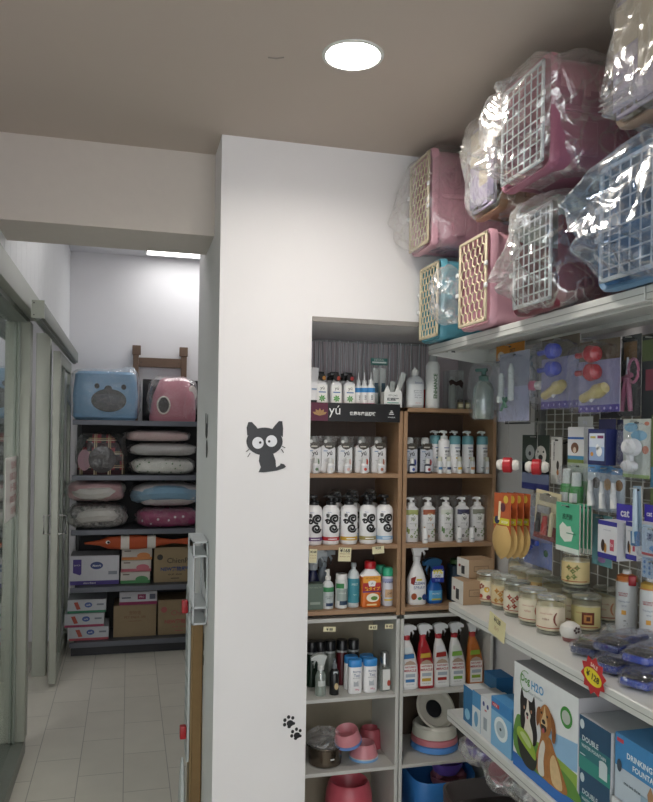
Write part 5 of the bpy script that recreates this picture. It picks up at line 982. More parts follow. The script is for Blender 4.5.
def pups(l, w, h): l.m('#23332b').rect(-w/2, w/2, h*.3, h, q1).m('#5f6a86').rect(-w/2, w/2, 0, h*.5, q1).m('#9aa0a0').disc(-w*.2, h*.68, w*.17, h*.14, q2).m('#c9c9c4').disc(w*.2, h*.64, w*.2, h*.17, q2).m('#17181a').disc(w*.2, h*.6, w*.08, h*.05, q3).disc(-w*.2, h*.66, w*.05, h*.04, q3).disc(w*.1, h*.70, w*.03, h*.02, q3).disc(w*.3, h*.70, w*.03, h*.02, q3).m('#1f2a6a').rect(-w/2, w/2, 0, h*.12, q2)
card(522, 549, 435, 490, 1.26, 'photo_card_pack', 'dark hanging card with two pale puppies', 'pack', '#23332b', pups)
def pen(l, w, h): l.m('#c3c3bf').rect(-w*.45, w*.45, h*.02, h*.98, q1).m('#3a3a3f').text('GROOMING', h*.4, w*.22, -w*.2, h*.7, q2, rot=-PI/2, bold=True).m('#2b2623').disc(w*.15, h*.4, w*.12, h*.1, q2).m('#a86a3a').disc(w*.15, h*.25, w*.1, h*.06, q2)
card(551, 562, 437, 484, 1.25, 'slim_card', 'slim white hanging card with vertical dark lettering beside the puppy card', 'pack', '#c3c3bf', pen)
for i in range(3): card(562.5+i*3.0, 566+i*3.0, 440-i, 484-i, 1.27, 'slim_card', ['slim dark card edge right of the white slim card, first of three', 'slim dark card edge in the middle of three', 'slim dark card edge next to the dog printed box, last of three'][i], 'pack', '#77736a', hook=False, grp='slim card edges')
def hbox(px0, px1, py0, py1, X, d, name, label, cat, col, art, top=None, grp=None, tab=None, yaw=0):
    cx, cy = (px0+px1)/2, (py0+py1)/2; c = W(cx, cy, X=X); w = abs(W(px0, cy, X=X).y-W(px1, cy, X=X).y); h = W(cx, py0, X=X).z-W(cx, py1, X=X).z
    t = thing(name, label, cat, (X, c.y, c.z-h/2), -PI/2+yaw, grp)
    MB().m(mat(top or col, .5)).box(-w/2, w/2, 0, d, 0, h).m(mat(col, .45)).box(-w/2, w/2, -.0005, 0, 0, h).build('carton', t)
    if tab: MB().m(mat(tab[0], .45)).box(-w*.45, w*.45, d-.0015, d, h, h+tab[1]).m('#d9d9e6').text(tab[2], w*.5, tab[1]*.45, 0, h+tab[1]*.45, d-.0022, bold=True).build('hang_tab', t)
    if art: l = MB(); art(l, w, h); l.build('printed_face', t)
    MB().m(mat('#b9bab8', .3, metal=.7)).tube([(0, d, h+.004), (0, max(d+.01, XW-.03-X), h+.006)], .0017, 6).build('hanger', t)
    return t
def dogb(l, w, h): l.m('#d3d3d6').rect(-w/2, w/2, h*.2, h, q1).m('#2f5fa8').rect(-w/2, w/2, h*.66, h*.72, q2).m('#3f7fa8').rect(-w/2, w/2, h*.1, h*.2, q1).m('#6f7f3a').rect(-w/2, w/2, 0, h*.1, q1).m('#6b4a38').disc(-w*.05, h*.42, w*.24, h*.15, q2).m('#c9b9a8').disc(-w*.05, h*.36, w*.1, h*.08, q3)
hbox(568, 584, 427, 463, 1.22, .03, 'treat_box', 'white hanging box with a brown dog picture left of the navy boxes', 'box', '#d3d3d6', dogb, tab=('#cfcfcf', .03, 'dog'))
def navy(l, w, h): l.m('#8fa6cc').rect(-w*.42, w*.42, h*.12, h*.88, q1).m('#c9d3e4').rect(-w*.42, w*.42, h*.5, h*.88, q2).m('#b8a85a').rect(-w*.35, -w*.05, h*.74, h*.8, q3).m('#7a2f5f').rect(w*.05, w*.38, h*.74, h*.82, q3).m('#e8ebf0').disc(w*.15, h*.38, w*.16, h*.14, q3).disc(w*.05, h*.5, w*.08, h*.08, q3).m('#c98a3a').disc(-w*.25, h*.3, w*.08, h*.06, q3)
for i in range(4):
    Xn = 1.17+i*.055; a = [588, 607, 612, 617][i]; b = [606, 612, 617, 623][i]
    hbox(a, b, 429+i*.5, 465-i*.6, Xn if i == 0 else 1.20, .03, 'diaper_box', ['navy box with pale window and white dog, first of the navy row', 'navy box edge right behind the one with the white dog', 'third navy box of the hanging row', 'navy box nearest the white brush card'][i], 'box', '#1d2558', navy if i == 0 else None, grp='navy hanging boxes', tab=('#1d2150', .026, ''))
def brushc(l, w, h):
    l.m('#b9bfb9').rect(-w/2, w/2, 0, h, q1).m('#6fa3c0').disc(-w*.2, h*.86, w*.26, h*.08, q2).disc(w*.1, h*.72, w*.3, h*.09, q2).m('#b5735f').disc(w*.38, h*.92, w*.09, h*.035, q2).disc(w*.34, h*.48, w*.12, h*.07, q2).m('#8fa86f').rect(-w/2, w/2, 0, h*.06, q2)
    l.m(mat('#d9dadc', .35)).at(T(-w*.05, -.004, h*.52, PI/2)).loft([(0, w*.30, h*.15), (.016, w*.28, h*.14), (.022, w*.18, h*.09)], 24).at(T(-w*.12, -.004, h*.2, PI/2)).loft([(0, w*.25, h*.1), (.016, w*.22, h*.09), (.02, w*.12, h*.05)], 22).at().rbox(-w*.17, -w*.02, -.018, -.004, h*.2, h*.5, .004)
card(623, 650, 419, 478, 1.20, 'brush_card', 'pale hanging card with a rounded white grooming brush', 'grooming tool', '#c9cdc6', brushc, film_d=.026)
def grb(l, w, h):
    l.m('#3a7a3f').rect(-w/2, w/2, 0, h*.62, q1).m('#9aa59a').rect(-w/2, w/2, h*.62, h, q1)
    for s_, hh in ((-.24, 1), (.2, .92)):
        l.m(mat('#3f8f48', .35)).at(T(w*s_, -.016, h*.06)).lathe([(0, 0), (w*.19, .003), (w*.19, h*.45*hh), (w*.12, h*.5*hh)], 16).m(mat('#cfd4d0', .35)).lathe([(w*.14, h*.48*hh), (w*.13, h*.8*hh), (0, h*.82*hh)], 14).patch(w*.19, w*.19, h*.1, h*.3, -60, 60).at()
card(567, 588, 463, 509, 1.22, 'ear_drop_pack', 'green hanging pack with two white-capped bottles', 'pack', '#3a7a3f', grb, film_d=.035)
def tooth(c):
    def f(l, w, h):
        l.m('#aab4bc').rect(-w/2, w/2, 0, h, q1).m('#4f86b8').rect(-w/2, w/2, h*.84, h, q2).m(c).disc(w*.1, h*.6, w*.28, h*.13, q2)
        l.m(mat('#dcdcda', .35)).tube([(-w*.05, -.012, h*.66), (-w*.05, -.014, h*.4), (w*.05, -.014, h*.08)], [w*.12, w*.15, w*.2], 10)
    return f
for a, b, y0, y1, c, lb in ((589, 601, 465, 509, '#3a2f2a', 'hanging finger-brush card with dark dog picture'), (601, 612, 466, 512, '#c08a3a', 'hanging finger-brush card with tan dog picture'), (612, 624, 468, 512, '#7a5528', 'hanging finger-brush card with brown dog picture')):
    card(a, b, y0, y1, 1.20, 'finger_brush_card', lb, 'grooming tool', '#aab4bc', tooth(c), 'finger brush cards', yaw=.12, film_d=.02)
def gfar(l, w, h): l.m('#55663f').rect(-w/2, w/2, 0, h, q1).m('#b5864a').disc(0, h*.75, w*.35, h*.12, q2).m('#3f6f8a').rect(-w/2, w/2, h*.3, h*.5, q2)
card(651, 668, 415, 520, 1.20, 'hanging_pack', 'green hanging pack cut off by the right edge beside the brush card', 'pack', '#55663f', gfar)
# ---- lower row
def scoop(i):
    X = 1.125+i*.022; c = W(502, 520, X=1.125); w = .088; h = .128
    t = thing('litter_scoop', ['orange carded scoop in front of the three others, face showing', 'second orange carded scoop of the row of four', 'third orange carded scoop of the row of four', 'orange carded scoop at the back of the row of four'][i], 'scoop', (X, c.y, W(500, 534, X=1.125).z), 0, 'orange carded scoops', (0, 0, -PI/2+.12))
    MB().m(mat('#b85a30', .5)).rbox(-w/2, w/2, 0, .002, 0, h, .0008, 1).m('#d9b84a').disc(w*.22, h*.86, w*.14, w*.14, -.0008).m('#5a2a3a').disc(w*.05, h*.66, w*.16, w*.16, -.0008).m('#d9cf3a').rect(-w*.48, w*.45, h*.24, h*.4, -.0012).m('#20284f').disc(-w*.28, h*.34, w*.16, w*.14, -.0018).m('#e9d9b0').tube([(-w*.15, -.002, h*.35), (-w*.1, -.002, h*.8)], .004, 6).m('#efe9dc').text('SCOOP', w*.4, h*.06, w*.18, h*.31, -.0018, bold=True).build('backing_card', t)
    def f(u, v):
        a = (u-.5)*2; z_ = h*.22-.105*v; ww = math.sin(PI*min(1, .18+.82*v)**.9)**.7 if v < .97 else 0.0
        ww = math.sin(PI*(.12+.88*v))**.6 if v < 1 else 0
        return (a*.05*ww, -.001-.012*(1-a*a)*ww, z_)
    sh = sheet(10, 10, f, mat('#c2a066', .5)); sh.build('scoop_bowl', t)
    MB().m(mat('#b9bab8', .3, metal=.7)).tube([(0, .003, h-.006), (0, .018 if i < 3 else .26, h-.006)], .0017, 6).build('hanger', t)
for i in range(4): scoop(i)
def comb(l, w, h):
    l.m('#c2b795').rect(-w/2, w/2, h*.08, h, q1).m('#7a2a25').rect(-w/2, w/2, 0, h*.3, q2).m('#8a8272').rect(-w*.35, w*.35, h*.78, h*.92, q2)
    l.m(mat('#1b1b1c', .4)).tube([(-w*.22, -.012, h*.55), (-w*.24, -.012, h*.15)], [.006, .009], 8).m(mat('#a8281f', .4)).tube([(w*.05, -.012, h*.5), (w*.02, -.012, h*.12)], [.007, .01], 8).m(mat('#cfc49c', .5)).tube([(w*.32, -.012, h*.6), (w*.28, -.012, h*.12)], .006, 8).m(mat('#a9a9a9', .3, metal=.8)).rbox(-w*.3, w*.2, -.014, -.006, h*.55, h*.7, .002)
card(536, 556, 491, 540, 1.17, 'comb_pack', 'cream hanging pack with black and red handled combs', 'grooming tool', '#c2b795', comb, tilt=.08, film_d=.022, yaw=.15)
def bluet(l, w, h):
    l.m('#7f8cc0').rect(-w/2, w/2, 0, h*.5, q1).m(mat('#9fb0c4', .3)).at(T(-w*.1, -.02, h*.45)).lathe([(0, 0), (w*.16, .004), (w*.2, h*.2), (w*.14, h*.4), (0, h*.42)], 14).at().m(mat('#2a55c0', .35)).rbox(-w*.1, w*.2, -.03, -.015, h*.36, h*.46, .004).tube([(-w*.4, -.022, h*.14), (0, -.022, h*.34)], .007, 8).m('#3f6f4f').disc(w*.3, h*.25, w*.08, h*.06, q3)
card(524, 552, 507, 566, 1.26, 'toy_pack', 'clear blue toy bag hanging behind the orange scoops', 'pet toy', '#8c93ab', bluet, film_d=.04)
def mitt(i):
    def f(l, w, h):
        l.m('#4aa884').rect(-w/2, w/2, h*.1, h, q1).m('#cfd8d2').rect(-w/2, w/2, 0, h*.1, q1)
        if i == 0: l.m('#1f5f48').text('洗澡刷', w*.5, h*.12, 0, h*.72, q2, bold=True).m('#d9ded6').shape([(-w*.3, h*.3), (-w*.34, h*.5), (-w*.2, h*.6), (0, h*.52), (w*.15, h*.54), (w*.2, h*.44), (w*.28, h*.42), (w*.2, h*.24), (-w*.1, h*.2)], q2).m('#2f7f62').rect(-w*.02, w*.38, h*.38, h*.40, q3)
    return f
for i in range(4):
    card([556, 577, 581, 585][i], [579, 583, 587, 591][i], 503+i*.5, 552+i*.6, [1.15, 1.165, 1.18, 1.195][i], 'glove_pack', ['green hanging pack with a white mitt picture', 'green pack right behind the one with the mitt picture', 'third green pack of the hanging row', 'green pack nearest the purple-lidded boxes'][i], 'pack', '#43a07c', mitt(i), 'green mitt packs', hook=(i == 0), yaw=0, film_d=0, thick=.004)
def catb(l, w, h): l.m('#cfd0d6').rect(-w/2, w/2, h*.14, h*.88, q1).m('#2f2a8a').rect(-w/2, w/2, 0, h*.14, q1).rect(-w/2, w/2, h*.88, h, q1).m('#8a8fa0').text('professional', w*.6, h*.06, 0, h*.76, q2).m('#3a2a24').disc(-w*.22, h*.34, w*.1, h*.16, q2).m('#b5803f').disc(-w*.1, h*.28, w*.08, h*.13, q2).m('#b54a5f').rect(w*.15, w*.36, h*.24, h*.54, q2).m('#e8dfe0').text('1x', w*.14, h*.1, w*.255, h*.4, q3)
hbox(598, 617, 521, 559, 1.13, .05, 'claw_cap_box', 'white box with purple lid and tab, nearer the candle jars', 'box', '#cfd0d6', catb, top='#b5b6bc', grp='purple and white boxes', tab=('#3a2fa0', .04, 'cat'))
hbox(626, 637, 522, 560, 1.15, .05, 'claw_cap_box', 'white box with purple lid and tab, behind the other purple-lidded box', 'box', '#cfd0d6', catb, top='#b5b6bc', grp='purple and white boxes', tab=('#3a2fa0', .04, 'cat'))
card(592, 612, 515, 566, 1.27, 'hanging_pack', 'teal pack with orange top hanging behind the purple-lidded boxes', 'pack', '#5a8a90', lambda l, w, h: l.m('#b58a4a').rect(-w*.2, w*.5, h*.78, h*.86, q1).m('#8a6f5a').rect(-w*.2, w*.5, h*.62, h*.78, q1).m('#8f6fa0').disc(0, h*.12, w*.2, h*.06, q1))
def tb(l, w, h): l.m(mat('#a9bac8', .35)).tube([(0, -.006, h*.95), (0, -.008, h*.35), (0, -.008, h*.05)], [w*.18, w*.22, w*.3], 10).m(mat('#3f6fa0', .4)).rbox(-w*.4, w*.4, -.014, -.002, 0, h*.25, .003)
card(635, 643, 486, 546, 1.14, 'toothbrush_card', 'long blue-handled toothbrush hanging right of the boxes', 'toothbrush', '#8aa0b4', tb, tilt=-.06)
def wipes(l, w, h): l.m('#a9bcd0').rect(-w/2, w/2, 0, h*.95, q1).m('#24306a').text('消臭', w*.5, h*.26, -w*.1, h*.62, q2, bold=True).m('#b5404a').rect(-w/2, w/2, 0, h*.08, q2).m('#5f8fc9').disc(w*.1, h*.25, w*.3, h*.12, q2)
card(642, 668, 526, 557, 1.13, 'wipes_pack', 'pale blue wipes pack with dark characters at the right edge', 'pack', '#a9bcd0', wipes, film_d=.02)
card(642, 668, 559, 580, 1.13, 'wipes_pack', 'pale blue dotted wipes pack just above the yellow-banded bottle', 'pack', '#9ab0c9', lambda l, w, h: [l.m('#4f7ab0').disc(-w*.4+w*.2*(k % 5), h*(.25+.25*(k//5)), .004, .004, q1) for k in range(14)], film_d=.015)
# ---- paper box behind, bowls in clear bag under the lower shelf
zf = .0
MB_ = MB
sb = thing('storage_bin', 'grey bin on the floor under the lower shelf holding bagged bowls', 'bin', (1.235, 2.22, 0))
MB().m(mat('#453f3e', .4)).loft([(.001, .15, .26, 5), (.42, .165, .28, 5), (.42, .158, .272, 5), (.36, .14, .25, 5)], 32).build('bin_body', sb)
def baggy(px, py, c, r, h, lb, Y, tilt, name='plastic_bowl', bag=True):
    p = W(px, py, Y=Y); t = thing(name, lb, 'bowl', p, 0, None, tilt)
    MB().m(mat(c, .35)).loft([(0, r*.6, r*.6), (.004, r*.7, r*.7), (h*.8, r*.97, r*.97), (h, r, r), (h, r*.93, r*.93), (h*.5, r*.7, r*.7), (h*.2, r*.5, r*.5), (h*.2, .002, .002)], 36).build('bowl', t)
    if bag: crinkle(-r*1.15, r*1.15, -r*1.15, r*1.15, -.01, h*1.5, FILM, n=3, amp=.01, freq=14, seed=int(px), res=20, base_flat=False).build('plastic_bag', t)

baggy(481, 756, '#7a68b0', .062, .04, 'purple bowl in clear plastic below the end of the lower shelf', 2.38, (.1, .1, 0))
baggy(503, 778, '#c98490', .05, .03, 'pink bowl in clear plastic heaped on the bin below the lower shelf', 2.27, (.5, -.2, 0))
baggy(528, 797, '#8d8690', .06, .04, 'greyish bowl in clear plastic nearest the camera on the bin', 2.12, (.1, .2, 0))
Yq = YB+.12; xq = X_at(447, Yq, .25)
def catbowl(nm, c, z0, lb, k=1.0, dx=0, rot=(0, 0, 0)):
    t = thing(nm, lb, 'bowl', (xq+dx, Yq, z0), 0, None, rot)
    mb = MB().at(T(s=k)).m(mat(c, .35)).loft([(0, .05, .042), (.03, .066, .056), (.05, .068, .058), (.05, .062, .052), (.025, .05, .042), (.02, .002, .002)], 32)
    for q in (-1, 1): mb.prism([(q*.056, .044), (q*.03, .05), (q*.054, .068)], -.02, .02)
    mb.build('bowl', t)
catbowl('pink_feeding_bowl', '#c4808c', ZW[0]+.112, 'pink cat-eared bowl in the blue tray, under the purple one', 1.12, .006)
catbowl('grey_feeding_bowl', '#8d8f94', ZW[0]+.038, 'grey cat-eared bowl at the bottom of the blue tray', 1.05, 0)
catbowl('purple_feeding_bowl', '#7c62c4', ZW[0]+.182, 'purple cat-eared bowl on top of the bowls in the blue tray', 1.0, -.004, (.08, 0, 0))
# ================================================================== far rack in the back room
YR = 5.76
RK = mat('#2b2c30', .5); RL = mat('#5d6068', .4, metal=.3)
ZR = [.105, .505, .925, 1.325, 1.73]
rk = thing('display_rack', 'black metal rack with grey shelf edges against the back wall', 'shelf', (.15, 5.98, 0))
M = T(-.15, -5.98, 0)
RX0, RX1 = -.385, .74
for x in (RX0, RX1-.03): MB().at(M).m(RK).rbox(x, x+.03, 6.14, 6.2, .001, 1.70, .003, 1).build('side_panel', rk)
MB().at(M).m(mat('#17181b', .6)).box(RX0+.03, RX1-.03, 6.18, 6.2, .03, 1.7).build('back_panel', rk)
for i, z in enumerate(ZR):
    MB().at(M).m(RL).rbox(RX0-.01, RX1+.01, YR, YR+.012, z-.038, z, .002, 1).m(mat('#4b4d53', .5)).box(RX0+.03*(i < 4), RX1-.03*(i < 4), YR+.012, 6.18, z-.018, z-.001).build('shelf_board', rk)
MB().at(M).m(RK).box(RX0, RX1, YR+.03, YR+.05, .001, .066).build('kick_plate', rk)
ZR = [z+.0012 for z in ZR]
FB = film('#ffffff', .04, .5, .14, 1.0, 10, 'farbag', .2, .06)
def far(px0, px1, z, Y=YR+.02):
    a = X_at(px0, Y, z); b = X_at(px1, Y, z); return (a+b)/2, b-a
# blue bear bed cube in bag
z = ZR[4]; x, w = far(71, 139, z+.2); h = .36
t = thing('pet_house', 'light blue cube pet bed with a bear face, wrapped in clear plastic', 'pet bed', (x, YR+.22, z))
MB().m(mat('#7fa3c2', .8, bump=.2)).loft([(0, w*.44, .17, 6), (.02, w*.48, .19, 6), (h*.5, w*.49, .195, 6), (h-.02, w*.46, .18, 6), (h, w*.42, .16, 5)], 40).build('body', t)
yf = -.196; f = MB().m('#14161b')
f.at(T(.03)).disc(-.09, h*.69, .018, .02, yf-.002, 18).disc(.10, h*.68, .018, .02, yf-.002, 18).shape([(-.01-.026, h*.66), (-.01+.026, h*.66), (-.01+.018, h*.58), (-.01-.018, h*.58)], yf-.002).disc(-.01, h*.64, .027, .024, yf-.0025, 16)
f.disc(-.005, h*.40, .125, .085, yf-.001, 30).m('#30343c').disc(-.005, h*.44, .11, .035, yf-.0035, 24).m('#22252c').disc(-.005, h*.33, .10, .035, yf-.003, 24); f.build('face', t)
crinkle(-w*.52, w*.52, -.22, .20, 0.001, h+.02, FB, n=5, amp=.012, freq=6, knots=(((-w*.62, -.2, h*.42), .16, .95), ((w*.42, -.1, h+.13), .16, .9)), seed=3, res=30).build('plastic_bag', t)
# pink pet house
x, w = far(150, 196, z+.2); h = .33
t = thing('pet_house', 'pink cone-shaped pet house with dark doorway, wrapped in clear plastic', 'pet bed', (x+.005, YR+.20, z))
MB().m(mat('#b57885', .8, bump=.2)).loft([(0, w*.5, .17, 5), (.03, w*.51, .175, 5), (h*.6, w*.46, .155, 4, .01), (h*.95, w*.33, .11, 3, .012), (h, w*.27, .09, 3, .012)], 36).build('body', t)
MB().m('#2a2426').disc(-w*.22, h*.36, .042, .06, -.178, 22, ).build('doorway', t)
MB().m(mat('#d9cfc9', .9)).at(T(w*.42, -.08, h*.66, PI/2, 0, .9)).loft([(0, .055, .06), (.012, .05, .055), (.014, .035, .04)], 24).build('fluffy_window', t)
MB().m(mat('#dcd6cf', .9)).tube([(-w*.22+.045*math.cos(a), -.179, h*.36+.064*math.sin(a)) for a in [k*PI/9 for k in range(18)]], .007, 6, True).build('doorway_rim', t)
crinkle(-w*.53, w*.53, -.20, .18, .001, h+.01, FB, n=4, amp=.012, freq=7, knots=(((w*.4, -.14, .01), .1, .6),), seed=13, res=26).build('plastic_bag', t)
# black board behind and wooden stand
xa, _ = far(140, 201, z+.2, YR+.40)
solo(MB().m(mat('#1d1a1c', .25)).rbox(-.22, .24, -.006, .006, 0, .335, .003), 'black_board', 'glossy black board standing behind the pink pet house', 'board', (xa, YR+.412, z))
x, w = far(133, 187, z+.5, YR+.43); WD = mat('#6a5546', .7, var=.15)
t = thing('wooden_stand', 'rough brown wooden ladder-like stand rising behind the rack top', 'stand', (x, YR+.463, 0))
for s_ in (-1, 1): MB().m(WD).rbox(*sorted((s_*(w/2-.045), s_*w/2)), -.02, .02, 0.001, z+.60, .003, 1).rbox(*sorted((s_*(w/2-.06), s_*(w/2+.006))), -.024, -.002, z+.53, z+.605, .003, 1).build('post', t)
MB().m(WD).rbox(-w/2+.046, w/2-.046, -.015, .015, z+.435, z+.51, .003, 1).m('#3f3530').disc(-w*.35, z+.47, .005, .005, -.0155).disc(w*.35, z+.47, .005, .005, -.0155).build('crossbar', t)
def plaid_mat():
    m = bpy.data.materials.new('tartan_cloth'); m.use_nodes = True; nt = m.node_tree; N = nt.nodes; L = nt.links; b = N['Principled BSDF']; b.inputs['Roughness'].default_value = .9
    tc = N.new('ShaderNodeTexCoord'); sp = N.new('ShaderNodeSeparateXYZ'); L.new(tc.outputs['Object'], sp.inputs[0]); prev = None
    def stripe(ax, per, w0, off):
        a = N.new('ShaderNodeMath'); a.operation = 'ADD'; a.inputs[1].default_value = 10+off; L.new(sp.outputs[ax], a.inputs[0])
        f = N.new('ShaderNodeMath'); f.operation = 'MODULO'; f.inputs[1].default_value = per; L.new(a.outputs[0], f.inputs[0])
        c = N.new('ShaderNodeMath'); c.operation = 'LESS_THAN'; c.inputs[1].default_value = w0; L.new(f.outputs[0], c.inputs[0]); return c.outputs[0]
    cur = lin('#96303c')+[1]; out = None
    for ax, per, w0, off, col in (('X', .1, .035, 0, '#2a2a30'), ('Z', .1, .035, 0, '#3a2028'), ('X', .1, .008, .05, '#cfc0a4'), ('Z', .1, .008, .05, '#cfc0a4'), ('X', .1, .005, .035, '#c9b88a'), ('Z', .1, .005, .035, '#c9b88a')):
        mx = N.new('ShaderNodeMix'); mx.data_type = 'RGBA'; L.new(stripe(ax, per, w0, off), mx.inputs[0])
        if out is None: mx.inputs[6].default_value = cur
        else: L.new(out, mx.inputs[6])
        mx.inputs[7].default_value = lin(col)+[1]; out = mx.outputs[2]
    L.new(out, b.inputs['Base Color']); return m
# shelf 1: plaid house and bedding
z = ZR[3]; x, w = far(75, 126, z+.1); h = .30
t = thing('pet_house', 'red tartan pet house wrapped in clear plastic', 'pet bed', (x, YR+.19, z))
pl = MB().m(plaid_mat()).loft([(0, w*.47, .15, 4), (h*.45, w*.45, .14, 4), (h*.85, w*.3, .12, 3), (h, w*.16, .09, 3)], 36); pl.build('body', t)
pt = MB().m('#2a2224').disc(.01, h*.38, w*.27, h*.33, -.163, 22).m('#b08a94').disc(-w*.32, h*.36, w*.13, h*.26, -.158, 16); pt.build('doorway', t)
crinkle(-w*.5, w*.5, -.175, .16, .001, h+.01, FB, n=3.5, amp=.012, freq=8, seed=21, res=26).build('plastic_bag', t)
LEAFM = pattern_mat('leaf_print_cloth', ['#5f7f58', '#d0d0c8', '#d6d6ce'], 26, pos=(0, .2, .6))
def bedding(px0, px1, z, h, name, lb, mt, seed, bag=True, Y=YR+.2, d=.17, rim=None, cat='pet bed', n=3.8, dz=0):
    x, w = far(px0, px1, z+h/2); t = thing(name, lb, cat, (x, Y, z+dz))
    body = crinkle(-w*.48, w*.48, -d, d, .002, h, mt, n=n, amp=.013, freq=9, seed=seed, res=18); body.build('cushion', t)
    if rim: MB().m(rim).tube([(w*.43*math.cos(a), d*.97*math.sin(a), h*(.5+.10*math.sin(a*2+seed))) for a in [k*PI/14 for k in range(28)]], h*.30, 8, True).build('fluffy_rim', t)
    if bag: crinkle(-w*.51, w*.51, -d-.02, d+.01, .001, h*1.07, FB, n=n, amp=.012, freq=9, seed=seed+5, res=24, knots=(((-w*.6, -d*.8, h*.6), .1, .8),)).build('plastic_bag', t)
    return t
bedding(131, 194, z, .12, 'pet_cushion', 'white cushion with green leaf print, under the bagged blankets', LEAFM, 31)
bedding(130, 196, z+.142, .09, 'folded_blanket', 'bagged grey-white folded blanket above the leaf print cushion', mat('#b3b1b0', .85), 36, cat='blanket')
bedding(126, 190, z+.25, .08, 'folded_blanket', 'bagged blanket with pinkish top on the blanket pile', mat('#c3aaa8', .85), 39, cat='blanket')
z = ZR[2]
WHF = mat('#c9c6c0', .9, bump=.3, bscale=60)
bedding(68, 125, z, .17, 'pet_bed', 'white rimmed pet bed with grey speckled middle, under the pink one', pattern_mat('grey_speckle', ['#3f3c3c', '#8a8784', '#bcb8b2'], 40, 'noise', pos=(.3, .5, .7)), 42, rim=WHF)
bedding(67, 124, z+.2, .15, 'pet_bed', 'white rimmed pink pet bed on top of the speckled one', mat('#b58f90', .9), 46, rim=WHF)
bedding(137, 199, z, .135, 'pet_cushion', 'bagged magenta cushion with white dots', pattern_mat('dotted_magenta', ['#cdbcc6', '#93305f', '#8c2c5c'], 16, pos=(0, .16, .6)), 51)
bedding(132, 203, z+.16, .178, 'folded_quilt', 'bagged white and blue quilt on top of the magenta cushion', mat('#c9c4c4', .9), 55, rim=mat('#7fa3bb', .9), cat='quilt', n=3)
# clownfish toy under shelf edge
cx, cw = far(84, 190, .86, YR-.01)
t = thing('fish_toy', 'orange and white striped plush fish lying under the middle shelf edge', 'plush toy', (cx, YR+.045, ZR[1]+.272), 0)
fz = .045
fb = MB().m(mat('#b5502a', .7)).at(T(0, 0, fz, 0, PI/2)).loft([(-cw*.5, .006, .01), (-cw*.44, .012, .015), (-cw*.36, .02, .02), (-cw*.28, .044, .03), (-cw*.12, .053, .034), (0, .053, .034), (cw*.14, .045, .03), (cw*.22, .028, .02), (cw*.34, .014, .015), (cw*.5, .028, .006)], 24); fb.build('body', t)
for a, r_ in ((-.16, .0535), (.09, .050)): MB().m('#d9d3cb').at(T(0, 0, fz, 0, PI/2)).loft([(cw*a, r_, .0347), (cw*(a+.08), r_, .0347)], 24, False, False).build('white_band', t)
e = MB().m('#e8e4de').disc(-cw*.28, fz+.008, .016, .013, -.034, 16).m('#15151a').disc(-cw*.275, fz+.006, .010, .009, -.0346, 14).build('eye', t)
MB().m(mat('#a8aaad', .3, metal=.5)).tube([(-cw*.1, 0, fz+.04), (-cw*.1, 0, .12)], .0015, 6).tube([(cw*.15, 0, fz+.035), (cw*.15, 0, .12)], .0015, 6).build('hanger', t)
# boxes
def fbox(px0, px1, z, h, d, name, lb, col, art=None, top=None, grp=None, Y=YR+.09, cat='box'):
    x, w = far(px0, px1, z+h/2, Y); t = thing(name, lb, cat, (x, Y+d/2, z+.0008), 0, grp)
    MB().m(mat(top or col, .6)).box(-w/2, w/2, -d/2, d/2, 0, h).m(mat(col, .5)).box(-w/2, w/2, -d/2-.0006, -d/2, 0, h).build('carton', t)
    if art: l = MB(); l.at(T(0, -d/2)); art(l, w, h); l.build('printed_face', t, 0)
    return t
r1, r2, r3 = -.001, -.0018, -.0026
z = ZR[1]
def pb(l, w, h): l.m('#c9c9d0').rect(-w/2, w/2, h*.14, h, r1).m('#4a3a86').rect(-w/2, w/2, 0, h*.14, r1).shape([(-w*.44, h*.88), (-w*.44, h*.42), (-w*.30, h*.34), (-w*.27, h*.38), (-w*.27, h*.88)], r2).m('#3a4a80').disc(w*.04, h*.66, w*.13, h*.13, r2, 24).m('#d9dbe2').text('Absorb', w*.18, h*.1, w*.04, h*.66, r3, bold=True).m('#8a8f9a').rect(w*.28, w*.46, h*.34, h*.46, r2).m('#e8e8ee').text('50 PCS', w*.12, h*.07, -w*.36, h*.68, r3).text('absorbent', w*.3, h*.07, -w*.1, h*.07, r3)
fbox(70, 119, z, .215, .26, 'pad_box', 'white and purple box of pads on the second lowest rack shelf', '#c9c9d0', pb, top='#b9b8be')
for i, (c, z0, lb) in enumerate((('#4f8f5a', 0, 'thin white box with green band at the bottom of its stack'), ('#c06a78', .088, 'thin white box with pink band in the middle of its stack'), ('#c9824a', .176, 'thin orange banded box on top of its stack'))):
    def sb_(l, w, h, c=c): l.m('#c6c0b8').rect(-w/2, w/2, h*.25, h, r1).m(c).rect(-w/2, w/2, 0, h*.28, r1).disc(w*.22, h*.35, w*.22, h*.3, r2).m('#6a5a50').rect(-w*.42, -w*.2, h*.75, h*.85, r2)
    fbox(120.5+i*.7, 150+i*1.0, z+z0, .084, .2, 'treat_box', lb, '#c9c0b5' if i < 2 else '#c9946a', sb_, grp='thin banded boxes')
def kc(ink):
    def f(l, w, h): l.m(ink[0]).text('ChienPin', w*.62, h*.2, w*.12, h*.62, r2).disc(-w*.36, h*.72, w*.07, w*.07, r2, 18).m(ink[1]).text('NEW宠物尿垫', w*.72, h*.14, w*.02, h*.38, r2, bold=True).m(ink[0]).text('60x45  60x90', w*.6, h*.05, 0, h*.22, r2).rect(-w*.1, w*.1, h*.1, h*.12, r2)
    return f
fbox(154, 196, z, .265, .28, 'shipping_carton', 'brown carton with black script and blue print on the second lowest shelf', '#93805f', kc(('#23211f', '#27407a')))
z = ZR[0]
